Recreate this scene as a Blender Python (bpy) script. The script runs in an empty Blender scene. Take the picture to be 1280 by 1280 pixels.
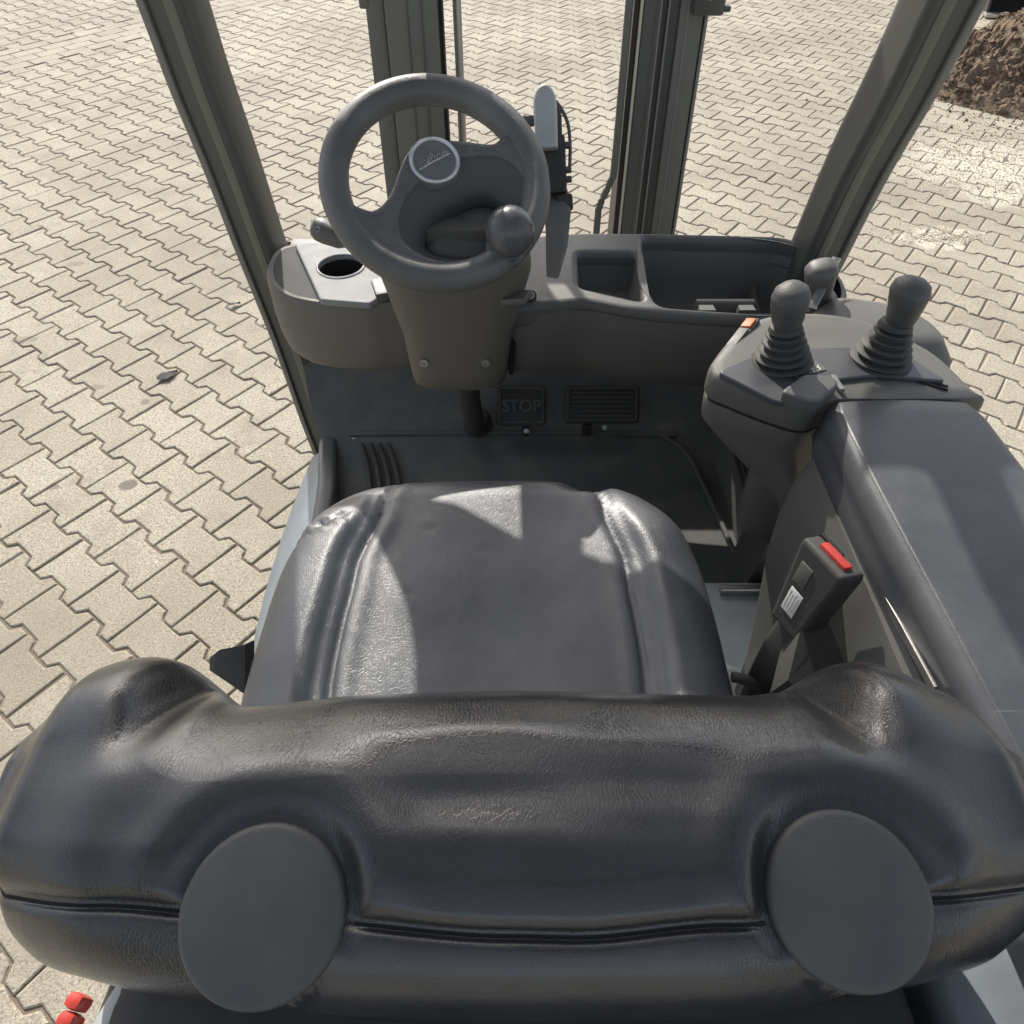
import bpy, bmesh, math, random
from mathutils import Vector as V, Matrix, noise
random.seed(7)
R = math.radians
S = bpy.context.scene
C = S.collection

# ------------------------------------------------------------------ camera, sky, sun, exposure
FPX, CAM_H, PITCH = 860.37, 1.672, 0.844577
cam = bpy.data.cameras.new('camera'); co = bpy.data.objects.new('camera', cam); C.objects.link(co)
cam.sensor_width = 36; cam.lens = FPX / 1280 * 36; cam.clip_start = .02; cam.clip_end = 2000
co.location = (0, 0, CAM_H); co.rotation_euler = (math.pi / 2 - PITCH, 0, 0)
S.camera = co
SUN_EL, SUN_AZ = R(35.5), R(-16)           # azimuth measured from +Y towards +X
SUN = V((math.sin(SUN_AZ) * math.cos(SUN_EL), math.cos(SUN_AZ) * math.cos(SUN_EL), math.sin(SUN_EL)))
w = bpy.data.worlds.new('World'); S.world = w; w.use_nodes = True
nt = w.node_tree; sky = nt.nodes.new('ShaderNodeTexSky'); sky.sky_type = 'NISHITA'; sky.sun_disc = False
sky.sun_elevation = SUN_EL; sky.sun_rotation = SUN_AZ; sky.dust_density = 3.0; sky.air_density = 1.0
hs_ = nt.nodes.new('ShaderNodeHueSaturation'); hs_.inputs['Saturation'].default_value = .5; nt.links.new(sky.outputs[0], hs_.inputs['Color']); nt.links.new(hs_.outputs[0], nt.nodes['Background'].inputs[0]); nt.nodes['Background'].inputs[1].default_value = .15
sl = bpy.data.lights.new('sun', 'SUN'); so = bpy.data.objects.new('sun', sl); C.objects.link(so)
sl.energy = 3.4; sl.angle = R(.53); sl.color = (1, .95, .87); so.rotation_euler = SUN.to_track_quat('Z', 'Y').to_euler()
S.view_settings.view_transform = 'Standard'; S.view_settings.look = 'None'; S.view_settings.gamma = 1
S.view_settings.exposure = .58
S.render.engine = 'CYCLES'
S.cycles.max_bounces = 8

# ------------------------------------------------------------------ helpers
cp, sp = math.cos(PITCH), math.sin(PITCH)
def ray(x, y):
    u, v = (x - 640) / FPX, (y - 640) / FPX
    return V((u, cp - v * sp, -sp - v * cp))
O = V((0, 0, CAM_H))
def PZ(x, y, z): r = ray(x, y); return O + r * ((z - CAM_H) / r.z)
def PY(x, y, Y): r = ray(x, y); return O + r * (Y / r.y)
def PX(x, y, X): r = ray(x, y); return O + r * (X / r.x)
def PD(x, y, d): return O + ray(x, y) * d

def lerp(a, b, t): return a + (b - a) * t
def interp(x, tab):
    if x <= tab[0][0]: return tab[0][1]
    for (a, va), (b, vb) in zip(tab, tab[1:]):
        if x <= b:
            t = (x - a) / (b - a); t = t * t * (3 - 2 * t)
            return va + (vb - va) * t
    return tab[-1][1]
def cat(pts, n=6, closed=True):
    out = []; N = len(pts); D = len(pts[0])
    rng = range(N) if closed else range(N - 1)
    for i in rng:
        g = (lambda k: pts[k % N]) if closed else (lambda k: pts[max(0, min(N - 1, k))])
        p0, p1, p2, p3 = g(i - 1), g(i), g(i + 1), g(i + 2)
        for k in range(n):
            t = k / n
            out.append(tuple(.5 * (2 * p1[j] + (p2[j] - p0[j]) * t + (2 * p0[j] - 5 * p1[j] + 4 * p2[j] - p3[j]) * t * t + (3 * p1[j] - p0[j] - 3 * p2[j] + p3[j]) * t ** 3) for j in range(D)))
    if not closed: out.append(tuple(pts[-1]))
    return out
def roundpoly(pts, r, n=5):
    out = []; N = len(pts)
    for i in range(N):
        p = V(pts[i]).to_2d(); a = V(pts[i - 1]).to_2d(); b = V(pts[(i + 1) % N]).to_2d()
        rr = r[i] if isinstance(r, (list, tuple)) else r
        da, db = (a - p), (b - p); rr = min(rr, da.length * .49, db.length * .49)
        A, B = p + da.normalized() * rr, p + db.normalized() * rr
        for k in range(n + 1):
            t = k / n; q = A * (1 - t) ** 2 + p * 2 * t * (1 - t) + B * t * t
            out.append((q.x, q.y))
    return out

def obj(name, bm, mat, parent=None, smooth=40, sub=0, mtx=None):
    if isinstance(bm, bmesh.types.BMesh):
        bmesh.ops.recalc_face_normals(bm, faces=bm.faces[:])
        me = bpy.data.meshes.new(name); bm.to_mesh(me); bm.free()
    else: me = bm; me.name = name
    me.materials.clear(); me.materials.append(mat)
    o = bpy.data.objects.new(name, me); C.objects.link(o)
    if parent:
        o.parent = parent
    if mtx is not None: o.matrix_local = mtx
    if smooth:
        for p in me.polygons: p.use_smooth = True
        me.set_sharp_from_angle(angle=R(smooth)) if smooth < 179 else None
    if sub:
        m = o.modifiers.new('sub', 'SUBSURF'); m.levels = sub; m.render_levels = sub
    return o
def tag(o, label, cat=None, group=None, kind=None):
    if label: o['label'] = label
    if cat: o['category'] = cat
    if group: o['group'] = group
    if kind: o['kind'] = kind
    return o
def NB(): return bmesh.new()
def add_loft(bm, rings, cap0=True, cap1=True, closed=True):
    vs = [[bm.verts.new(p) for p in r] for r in rings]; n = len(rings[0])
    for a, b in zip(vs, vs[1:]):
        for i in range(n if closed else n - 1):
            j = (i + 1) % n
            bm.faces.new((a[i], a[j], b[j], b[i]))
    if cap0: bm.faces.new(vs[0][::-1])
    if cap1: bm.faces.new(vs[-1])
    return bm
def loft(rings, **k): return add_loft(NB(), rings, **k)
def ring_frame(t, up=V((0, 0, 1))):
    t = t.normalized()
    if abs(t.dot(up)) > .95: up = V((0, 1, 0))
    a = t.cross(up).normalized(); b = a.cross(t).normalized()
    return a, b
def add_sweep(bm, path, prof, up=V((0, 0, 1)), caps=True, scale=None):
    path = [V(p) for p in path]; rings = []
    for i, p in enumerate(path):
        t = path[min(i + 1, len(path) - 1)] - path[max(i - 1, 0)]
        a, b = ring_frame(t, up); s = scale[i] if scale else 1
        rings.append([p + a * x * s + b * y * s for x, y in prof])
    return add_loft(bm, rings, caps, caps)
def circ(r, n=16): return [(r * math.cos(2 * math.pi * k / n), r * math.sin(2 * math.pi * k / n)) for k in range(n)]
def tube(path, r, n=14, scale=None, up=V((0, 0, 1))): return add_sweep(NB(), path, circ(r, n), up=up, scale=scale)
def add_box(bm, c, s, rot=None, bev=0, seg=2):
    g = bmesh.ops.create_cube(bm, size=1); vs = g['verts']
    M = Matrix.Translation(V(c)) @ (rot.to_4x4() if rot else Matrix()) @ Matrix.Diagonal((*s, 1))
    bmesh.ops.transform(bm, matrix=M, verts=vs)
    if bev:
        es = list({e for v in vs for e in v.link_edges})
        bmesh.ops.bevel(bm, geom=es, offset=bev, segments=seg, affect='EDGES', profile=.6)
    return bm
def box(c, s, rot=None, bev=0, seg=2): return add_box(NB(), c, s, rot, bev, seg)
def lathe(prof, n=32, M=None, cap0=True, cap1=True):
    rings = [[V((r * math.cos(2 * math.pi * k / n), r * math.sin(2 * math.pi * k / n), z)) for k in range(n)] for r, z in prof]
    bm = loft(rings, cap0=cap0, cap1=cap1)
    if M is not None: bmesh.ops.transform(bm, matrix=M, verts=bm.verts[:])
    return bm
def frame_mtx(o, n, a=None):
    n = V(n).normalized(); a = V(a) if a else V((1, 0, 0))
    a = (a - n * a.dot(n)).normalized(); b = n.cross(a)
    return Matrix(((a.x, b.x, n.x, o[0]), (a.y, b.y, n.y, o[1]), (a.z, b.z, n.z, o[2]), (0, 0, 0, 1)))
def plate(name, loops, extrude, bevel=0, res=2, M=None):
    cu = bpy.data.curves.new(name, 'CURVE'); cu.dimensions = '2D'; cu.fill_mode = 'BOTH'
    cu.extrude = extrude; cu.bevel_depth = bevel; cu.bevel_resolution = res; cu.offset = -bevel
    for L in loops:
        s = cu.splines.new('POLY'); s.points.add(len(L) - 1); s.use_cyclic_u = True
        for p, q in zip(s.points, L): p.co = (q[0], q[1], 0, 1)
    o = bpy.data.objects.new(name, cu); C.objects.link(o)
    dg = bpy.context.evaluated_depsgraph_get()
    me = bpy.data.meshes.new_from_object(o.evaluated_get(dg))
    bpy.data.objects.remove(o); bpy.data.curves.remove(cu)
    if M is not None: me.transform(M)
    return me
def text_mesh(txt, size, extrude, M, bold=0, shear=0):
    cu = bpy.data.curves.new('t', 'FONT'); cu.body = txt; cu.size = size; cu.extrude = extrude; cu.align_x = 'CENTER'; cu.align_y = 'CENTER'; cu.offset = bold; cu.shear = shear
    o = bpy.data.objects.new('t', cu); C.objects.link(o)
    dg = bpy.context.evaluated_depsgraph_get()
    me = bpy.data.meshes.new_from_object(o.evaluated_get(dg)); bpy.data.objects.remove(o); bpy.data.curves.remove(cu)
    me.transform(M); return me

# ------------------------------------------------------------------ materials
class Mat:
    def __init__(s, name):
        s.m = bpy.data.materials.new(name); s.m.use_nodes = True; s.t = s.m.node_tree
        s.b = s.t.nodes['Principled BSDF']; s.tc = None
    def n(s, typ, **k):
        nd = s.t.nodes.new(typ)
        for a, v in k.items():
            if a.startswith('i_'): nd.inputs[int(a[2:]) if a[2:].isdigit() else a[2:]].default_value = v
            else: setattr(nd, a, v)
        return nd
    def l(s, a, b): s.t.links.new(a, b)
    def coord(s, world=False):
        if world: return s.n('ShaderNodeNewGeometry').outputs['Position']
        return s.n('ShaderNodeTexCoord').outputs['Object']
    def noise(s, vec, scale, detail=4, rough=.55):
        nd = s.n('ShaderNodeTexNoise'); nd.inputs['Scale'].default_value = scale; nd.inputs['Detail'].default_value = detail; nd.inputs['Roughness'].default_value = rough
        s.l(vec, nd.inputs['Vector']); return nd.outputs['Fac']
    def voro(s, vec, scale, feat='F1'):
        nd = s.n('ShaderNodeTexVoronoi'); nd.feature = feat; nd.inputs['Scale'].default_value = scale
        s.l(vec, nd.inputs['Vector']); return nd.outputs['Distance']
    def ramp(s, fac, stops):
        nd = s.n('ShaderNodeValToRGB'); e = nd.color_ramp.elements
        while len(e) < len(stops): e.new(.5)
        for k, (p, c) in enumerate(stops):
            e[k].position = p; e[k].color = (c, c, c, 1) if isinstance(c, (int, float)) else (*c, 1)
        s.l(fac, nd.inputs[0]); return nd.outputs[0]
    def mix(s, fac, a, b, mode='MIX'):
        nd = s.n('ShaderNodeMix', data_type='RGBA', blend_type=mode)
        for i, v in ((0, fac), (6, a), (7, b)):
            if hasattr(v, 'is_linked'): s.l(v, nd.inputs[i])
            else: nd.inputs[i].default_value = v if i == 0 else (*v, 1)
        return nd.outputs[2]
    def math(s, op, a, b=None, c=None):
        nd = s.n('ShaderNodeMath', operation=op)
        for i, v in enumerate((a, b, c)):
            if v is None: continue
            if hasattr(v, 'is_linked'): s.l(v, nd.inputs[i])
            else: nd.inputs[i].default_value = v
        return nd.outputs[0]
    def base(s, v):
        if hasattr(v, 'is_linked'): s.l(v, s.b.inputs['Base Color'])
        else: s.b.inputs['Base Color'].default_value = (*v, 1)
    def rough(s, v):
        if hasattr(v, 'is_linked'): s.l(v, s.b.inputs['Roughness'])
        else: s.b.inputs['Roughness'].default_value = v
    def bump(s, h, dist=.001, strength=1, prev=None):
        nd = s.n('ShaderNodeBump'); nd.inputs['Distance'].default_value = dist; nd.inputs['Strength'].default_value = strength
        s.l(h, nd.inputs['Height'])
        if prev: s.l(prev, nd.inputs['Normal'])
        s.l(nd.outputs[0], s.b.inputs['Normal']); return nd.outputs[0]

def plastic(name, col, rough=.5, grain=900, gd=.00025, dust=.35, dustcol=(.16, .15, .135), spec=.5):
    m = Mat(name); v = m.coord(); geo = m.n('ShaderNodeNewGeometry')
    d = m.noise(v, 14, 6, .65); d2 = m.noise(v, 160, 3)
    up = m.n('ShaderNodeSeparateXYZ'); m.l(geo.outputs['Normal'], up.inputs[0])
    f = m.math('MULTIPLY', m.ramp(d, [(.42, 0), (.75, 1)]), m.math('MULTIPLY_ADD', d2, .8, .3))
    f = m.math('MULTIPLY', f, m.ramp(up.outputs[2], [(.1, .35), (.9, 1)]))
    f = m.math('MULTIPLY', f, dust)
    mp = m.n('ShaderNodeMapping'); mp.inputs['Scale'].default_value = (9, 160, 40); mp.inputs['Rotation'].default_value = (.2, .3, .7); m.l(v, mp.inputs[0])
    sc = m.noise(mp.outputs[0], 1, 2); patch = m.noise(v, 5, 2)
    f = m.math('MAXIMUM', f, m.math('MULTIPLY', m.math('MULTIPLY', m.ramp(sc, [(.69, 0), (.73, 1)]), m.ramp(patch, [(.5, 0), (.62, 1)])), dust * .9))
    m.base(m.mix(f, col, dustcol)); m.rough(m.math('MULTIPLY_ADD', f, .5, rough))
    m.b.inputs['Specular IOR Level'].default_value = spec
    if grain: m.bump(m.noise(v, grain, 2), gd, 1)
    return m.m
def simple(name, col, rough=.5, metal=0, **k):
    m = Mat(name); v = m.coord(); f = m.noise(v, 40, 5)
    c2 = tuple(x * .75 for x in col)
    m.base(m.mix(f, c2, col)); m.rough(m.math('MULTIPLY_ADD', f, .25, rough - .1)); m.b.inputs['Metallic'].default_value = metal
    for a, x in k.items(): m.b.inputs[a].default_value = x
    m.bump(m.noise(v, 300, 3), .0001)
    return m.m
M = {}
M['plastic'] = plastic('dark_plastic', (.12, .118, .108))
M['podtop'] = plastic('pod_top_plastic', (.06, .062, .06), .68, 800, .0003, .2, spec=.2)
M['plastic2'] = plastic('charcoal_plastic', (.10, .10, .094), .45)
M['console'] = plastic('console_plastic', (.112, .110, .098), .42, 1200, .0002, .8)
M['armrest'] = plastic('armrest_plastic', (.058, .062, .069), .34, 1100, .0002, .45, (.17, .165, .15))
M['mat'] = plastic('rubber_mat', (.105, .107, .10), .7, 700, .0003, .9, (.19, .18, .155), .3)
M['rubber'] = plastic('black_rubber', (.05, .05, .047), .6, 900, .0002, .5, (.12, .11, .1), .35)
M['knobgrip'] = plastic('worn_grip', (.07, .07, .068), .5, 500, .0004, .8, (.15, .145, .135))
M['column'] = plastic('column_plastic', (.14, .13, .108), .6, 1000, .0002, .6)
M['gloss'] = plastic('gloss_ball', (.095, .097, .1), .26, 0, 0, .35, (.1, .1, .1))
M['mast'] = plastic('mast_paint', (.15, .155, .132), .4, 60, .0003, .6, (.14, .135, .12))
M['pillar'] = plastic('pillar_paint', (.088, .092, .086), .36, 50, .0002, .3, (.12, .12, .11))
M['trim'] = plastic('trim_rubber', (.2, .2, .18), .4, 300, .0002, .5)
M['silver'] = simple('silver_panel', (.29, .295, .29), .62, .0, **{'Specular IOR Level': .3})
M['greypaint'] = simple('grey_body_paint', (.24, .27, .30), .32, .15)
M['lightpaint'] = simple('pale_grey_paint', (.42, .44, .44), .45)
M['brightcover'] = simple('bright_cover', (.55, .57, .56), .4, .2)
M['steel'] = simple('worn_steel', (.5, .49, .46), .35, .9)
M['chrome'] = simple('satin_chrome', (.6, .6, .6), .3, .7)
M['badge'] = simple('badge_dark', (.17, .175, .185), .3)
M['red'] = simple('red_button', (.5, .04, .03), .4)
M['redlens'] = simple('red_lens', (.6, .06, .04), .3)
M['orange'] = simple('orange_mark', (.8, .16, .04), .5)
M['white'] = simple('white_print', (.72, .72, .7), .6)
M['symbol'] = simple('grey_print', (.4, .4, .38), .6)
M['glass'] = simple('clear_plastic', (.7, .72, .7), .15, 0, **{'Transmission Weight': .8})
M['dark'] = simple('dark_void', (.012, .012, .012), .8)
M['oldmetal'] = simple('dark_bucket_steel', (.07, .065, .06), .5, .5)

def leather(name, col, rough, fine=1.0, wr=1.0, spec=.5):
    m = Mat(name); v = m.coord()
    big = m.noise(v, 9, 4); f = m.noise(v, 38, 5, .6)
    m.base(m.mix(m.ramp(big, [(.4, 0), (.7, 1)]), col, tuple(x * 1.6 for x in col)))
    m.rough(m.math('MULTIPLY_ADD', f, .22, rough - .08))
    m.b.inputs['Specular IOR Level'].default_value = spec
    # leather grain: cells, fine creases and broader wrinkles
    mp = m.n('ShaderNodeMapping'); mp.inputs['Scale'].default_value = (1.7, .75, 1); m.l(v, mp.inputs[0])
    wob = m.n('ShaderNodeMix', data_type='VECTOR'); 
    nz = m.n('ShaderNodeTexNoise'); nz.inputs['Scale'].default_value = 30; m.l(v, nz.inputs['Vector'])
    vm = m.n('ShaderNodeVectorMath', operation='MULTIPLY_ADD'); m.l(nz.outputs['Color'], vm.inputs[0]); vm.inputs[1].default_value = (.02, .02, .02); m.l(mp.outputs[0], vm.inputs[2])
    cells = m.voro(vm.outputs[0], 330, 'DISTANCE_TO_EDGE')
    c2 = m.voro(vm.outputs[0], 75, 'DISTANCE_TO_EDGE')
    n1 = m.bump(m.ramp(cells, [(0, 0), (.12, 1)]), .00022 * fine, 1)
    n2 = m.bump(m.ramp(c2, [(0, 0), (.05, 1)]), .00012 * wr, 1, n1)
    m.bump(m.noise(v, 22, 5), .0015 * wr, .5, n2)
    return m.m
M['seat'] = leather('seat_leather', (.042, .046, .052), .385, .4, .3, 1.0)
M['back'] = leather('backrest_leather', (.022, .0225, .024), .21, .22, .04, .8)
M['wheelgrain'] = leather('wheel_grain', (.105, .105, .10), .42, .55, .05)
def pebble(name, col, rough):
    m = Mat(name); v = m.coord(); m.base(m.mix(m.ramp(m.noise(v, 25, 4), [(.4, 0), (.7, 1)]), col, tuple(x * 1.35 for x in col))); m.rough(rough)
    vo = m.n('ShaderNodeTexVoronoi'); vo.feature = 'SMOOTH_F1'; vo.inputs['Scale'].default_value = 420; m.l(v, vo.inputs['Vector'])
    m.bump(vo.outputs['Distance'], .0011, .8); return m.m
M['wheelbody'] = pebble('wheel_pebble', (.10, .10, .096), .42)
M['cap'] = plastic('cap_plastic', (.068, .070, .069), .46, 800, .0003, .45)

def paver_mat():
    m = Mat('concrete_paver'); P = m.coord(True)
    oi = m.n('ShaderNodeObjectInfo'); g = m.n('ShaderNodeNewGeometry')
    rnd = m.math('FRACT', m.math('ADD', m.math('MULTIPLY', g.outputs['Random Per Island'], 7.13), m.math('MULTIPLY', oi.outputs['Random'], 3.71)))
    base = m.ramp(rnd, [(0, (.36, .322, .25)), (.3, (.425, .385, .30)), (.7, (.465, .428, .34)), (1, (.39, .345, .278))])
    sp1 = m.noise(P, 150, 4, .75)
    base = m.mix(m.ramp(sp1, [(.38, 1), (.5, 0)]), base, (.15, .125, .09))          # dark grit
    sp2 = m.noise(P, 190, 3, .7)
    base = m.mix(m.ramp(sp2, [(.54, 0), (.66, .9)]), base, (.72, .66, .52))         # pale grit
    fl = m.noise(P, 55, 5, .7)
    base = m.mix(m.ramp(fl, [(.3, .35), (.6, 0)]), base, (.3, .265, .21))
    grime = m.noise(P, .8, 4, .65)
    base = m.mix(m.ramp(grime, [(.42, 0), (.68, .72)]), base, (.25, .215, .17))
    g2 = m.noise(P, 4.5, 4, .7)
    base = m.mix(m.ramp(g2, [(.52, 0), (.72, .55)]), base, (.24, .205, .175))
    rust = m.noise(P, 1.9, 5, .75)
    base = m.mix(m.ramp(rust, [(.66, 0), (.75, .35)]), base, (.25, .13, .09))
    # oil drips and pale sand scuffs that lie on the stones at fixed spots
    nz = m.n('ShaderNodeTexNoise'); nz.inputs['Scale'].default_value = 9; nz.inputs['Detail'].default_value = 4; m.l(P, nz.inputs['Vector'])
    def spot(c, r, col, amt, wob=.06, soft=.75):
        nonlocal base
        va = m.n('ShaderNodeVectorMath', operation='MULTIPLY_ADD'); m.l(nz.outputs['Color'], va.inputs[0]); va.inputs[1].default_value = (wob * 2,) * 3; m.l(P, va.inputs[2])
        sb = m.n('ShaderNodeVectorMath', operation='SUBTRACT'); m.l(va.outputs[0], sb.inputs[0]); sb.inputs[1].default_value = (c[0] + wob, c[1] + wob, wob)
        sc = m.n('ShaderNodeVectorMath', operation='DIVIDE'); m.l(sb.outputs[0], sc.inputs[0]); sc.inputs[1].default_value = (r[0], r[1], 9)
        ln = m.n('ShaderNodeVectorMath', operation='LENGTH'); m.l(sc.outputs[0], ln.inputs[0])
        base = m.mix(m.ramp(ln.outputs['Value'], [(soft, amt), (1, 0)]), base, col)
    for px, py, r, amt in ((160, 606, (.034, .030), .85), (68, 610, (.02, .014), .6), (182, 502, (.02, .02), .55), (122, 484, (.03, .016), .4), (30, 425, (.06, .03), .4), (95, 330, (.05, .03), .4)):
        p = PZ(px, py, 0); spot(p, r, (.15, .125, .105), amt, .015)
    for px, py, r, amt in ((1160, 296, (.26, .09), .8), (1235, 205, (.62, .42), .75), (1262, 245, (.3, .16), .7)):
        p = PZ(px, py, 0); spot(p, r, (.68, .63, .52), amt, .26, .25)
    for px, py, r, amt in ((960, 60, (.5, .25), .4), (1035, 20, (.15, .1), .6), (950, 60, (.3, .2), .3), (740, 210, (.12, .08), .4), (300, 110, (.7, .4), .6), (105, 25, (.9, .4), .65), (660, 80, (.6, .35), .5), (480, 60, (.8, .5), .55), (60, 130, (.5, .25), .45), (1010, 130, (.4, .25), .35)):
        p = PZ(px, py, 0); spot(p, r, (.27, .23, .19), amt, .3, .2)
    m.base(base); m.rough(.85); m.b.inputs['Specular IOR Level'].default_value = .3
    m.bump(m.noise(P, 190, 4, .7), .0016, 1)
    return m.m
M['paver'] = paver_mat()
def sand_mat(name, a, b, sc=140):
    m = Mat(name); P = m.coord(True); m.base(m.mix(m.noise(P, sc, 5, .7), a, b)); m.rough(.95); m.bump(m.noise(P, 160, 4), .002); return m.m
M['joint'] = sand_mat('joint_sand', (.14, .108, .08), (.26, .21, .16))
M['ground'] = sand_mat('far_ground', (.24, .21, .17), (.34, .31, .25), 6)
M['sand'] = sand_mat('pale_sand', (.60, .545, .43), (.76, .71, .60))
def soil_mat():
    m = Mat('dry_soil'); P = m.coord(True); a = m.noise(P, 3.5, 6, .7); b = m.noise(P, 45, 5, .7)
    c = m.mix(m.ramp(a, [(.35, 0), (.65, 1)]), (.145, .10, .064), (.32, .23, .15)); c = m.mix(m.ramp(b, [(.35, .6), (.6, 0)]), c, (.055, .036, .024))
    c = m.mix(m.ramp(m.noise(P, 70, 3), [(.62, 0), (.7, .6)]), c, (.34, .25, .16))
    m.base(c); m.rough(.95); m.bump(b, .02); return m.m
M['soil'] = soil_mat()
M['leaf'] = simple('dry_leaf', (.10, .095, .09), .7)

# ------------------------------------------------------------------ the yard: ground sheet, sand bed, paving stones
bm = NB(); vs = [bm.verts.new((x * 400, y * 400, -.075)) for x, y in ((-1, -1), (1, -1), (1, 1), (-1, 1))]; bm.faces.new(vs)
tag(obj('ground', bm, M['ground'], smooth=0), None, kind='structure')
bm = NB(); vs = [bm.verts.new((x, y, -.0055)) for x, y in ((-11, -4), (11, -4), (11, 17), (-11, 17))]; bm.faces.new(vs)
yard = tag(obj('paved_yard', bm, M['joint'], smooth=0), None, kind='structure')
YAW = -.658882; OX, OY = -1.55348, 1.43093
ea = V((math.cos(YAW), math.sin(YAW), 0)); eb = V((-math.sin(YAW), math.cos(YAW), 0)); L, W = .2, .14
def cr(c, r): return V((OX, OY, 0)) + ea * (c * L) + eb * (r * W)
tee = [(.0966, .0799), (.062, .0799), (.042, .0539), (-.042, .0539), (-.062, .0799), (-.0966, .0799), (-.0966, -.0799), (-.062, -.0799), (-.042, -.0539), (.042, -.0539), (.062, -.0799), (.0966, -.0799)]
tee_half = [(.0966, .0799), (.062, .0799), (.042, .0539), (.003, .0539), (.003, -.0539), (.042, -.0539), (.062, -.0799), (.0966, -.0799)]
rect = [(.0672, .1172), (-.0672, .1172), (-.0672, -.1172), (.0672, -.1172)]
def inset(poly, d):
    out = []; N = len(poly)
    for i in range(N):
        p = V(poly[i]); a = (p - V(poly[i - 1])).normalized(); b = (V(poly[(i + 1) % N]) - p).normalized()
        na, nb = V((-a.y, a.x)), V((-b.y, b.x)); k = na + nb; k = k / max(.3, k.length_squared) * 2
        out.append(p + k * d)
    return out
def paver_rings(poly): 
    return [[(x, y, z) for x, y in q] for q, z in ((poly, -.05), (poly, -.0045), (inset(poly, .0012), -.0018), (inset(poly, .0042), 0))]
def paver_bm(poly): return loft(paver_rings(poly), cap0=False)
def mk(name, poly):
    b = paver_bm(poly); bmesh.ops.recalc_face_normals(b, faces=b.faces[:]); me = bpy.data.meshes.new(name); b.to_mesh(me); b.free(); me.materials.append(M['paver']); return me
def rough_edge(poly):
    out = []
    for k, p in enumerate(poly):
        q = poly[(k + 1) % len(poly)]
        for t in (0, .5): out.append((lerp(p[0], q[0], t) + random.gauss(0, .0009), lerp(p[1], q[1], t) + random.gauss(0, .0009)))
    return out
me_tees = [mk('paving_stone', rough_edge(tee)) for _ in range(8)]; me_rect = mk('edging_stone', rect)
stones = []
def inyard(p): return -10.9 < p.x < 10.9 and -3.9 < p.y < 16.9
for r in range(-75, 130):
    off = 0 if r % 2 == 0 else .5
    for c in range(-70, 70):
        cc = c + off + .5                                   # stone centre
        if -25.3 < cc < -22.7: continue                     # the straight edging band
        p = cr(cc, r)
        if inyard(p): stones.append((p, YAW, 'tee'))
for k in range(4):                                          # band of plain rectangular stones, four courses
    for j in range(-60, 80):
        p = V((OX, OY, 0)) + ea * ((-25.4 + .35 + k * .7) * L) + eb * ((j + .5 * (k % 2)) * .239)
        if inyard(p): stones.append((p, YAW, 'rect'))
def pix(p):
    q = p - O; d = q.y * cp - q.z * sp
    if d < .05: return None
    return (FPX * q.x / d + 640, -FPX * (q.y * sp + q.z * cp) / d + 640, d)
def inpoly(x, y, P):
    c = False
    for (x1, y1), (x2, y2) in zip(P, P[1:] + P[:1]):
        if (y1 > y) != (y2 > y) and x < (x2 - x1) * (y - y1) / (y2 - y1) + x1: c = not c
    return c
VIS = [[(-30, -30), (190, -30), (400, 560), (385, 640), (300, 860), (130, 830), (-30, 960)], [(1060, 380), (1120, 220), (1300, -30), (1300, 580), (1170, 470)], [(880, -30), (1130, -30), (1000, 300), (860, 290)], [(-30, 1180), (100, 1230), (60, 1300), (-30, 1300)]]
cand = []
for i, (p, yw, t) in enumerate(stones):
    q = pix(p)
    if q and any(inpoly(q[0], q[1], P) for P in VIS): cand.append((q[2], i))
cand.sort(); near = {i for _, i in cand[:298]}
rest = NB(); ringT, ringR = paver_rings(tee)[1:], paver_rings(rect)[1:]
for i, (p, yw, t) in enumerate(stones):
    rt = Matrix.Rotation(yw + random.gauss(0, .006), 4, 'Z') @ Matrix.Rotation(random.gauss(0, .004), 4, 'X') @ Matrix.Rotation(random.gauss(0, .004), 4, 'Y')
    mt = Matrix.Translation(p + V((random.gauss(0, .0006), random.gauss(0, .0006), random.gauss(0, .0008)))) @ rt
    if i in near:
        o = bpy.data.objects.new('paving_stone' if t == 'tee' else 'edging_stone', random.choice(me_tees) if t == 'tee' else me_rect); C.objects.link(o); o.parent = yard; o.matrix_local = mt
    else:
        jt = [V((random.gauss(0, .0009), random.gauss(0, .0009), 0)) for _ in range(12)]
        add_loft(rest, [[mt @ (V(q) + jt[k]) for k, q in enumerate(rg)] for rg in (ringT if t == 'tee' else ringR)], cap0=False)
o = obj('paving_stones', rest, M['paver'], yard, smooth=0); tag(o, None, kind='stuff')

# ------------------------------------------------------------------ forklift
fork = bpy.data.objects.new('forklift', None); C.objects.link(fork); fork.location = (.03, .8, 0); fork.empty_display_size = .2
tag(fork, 'dark grey forklift with black vinyl seat, open cab and raised steering wheel', 'forklift')
_inv = Matrix.Translation((-.03, -.8, 0))
def part(name, bm, mat, parent=None, **k):
    """all shapes are written in yard coordinates; the part hangs under the forklift or one of its parts"""
    if isinstance(bm, bmesh.types.BMesh): bmesh.ops.transform(bm, matrix=_inv, verts=bm.verts[:])
    else: bm.transform(_inv)
    return obj(name, bm, mat, parent or fork, **k)

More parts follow.
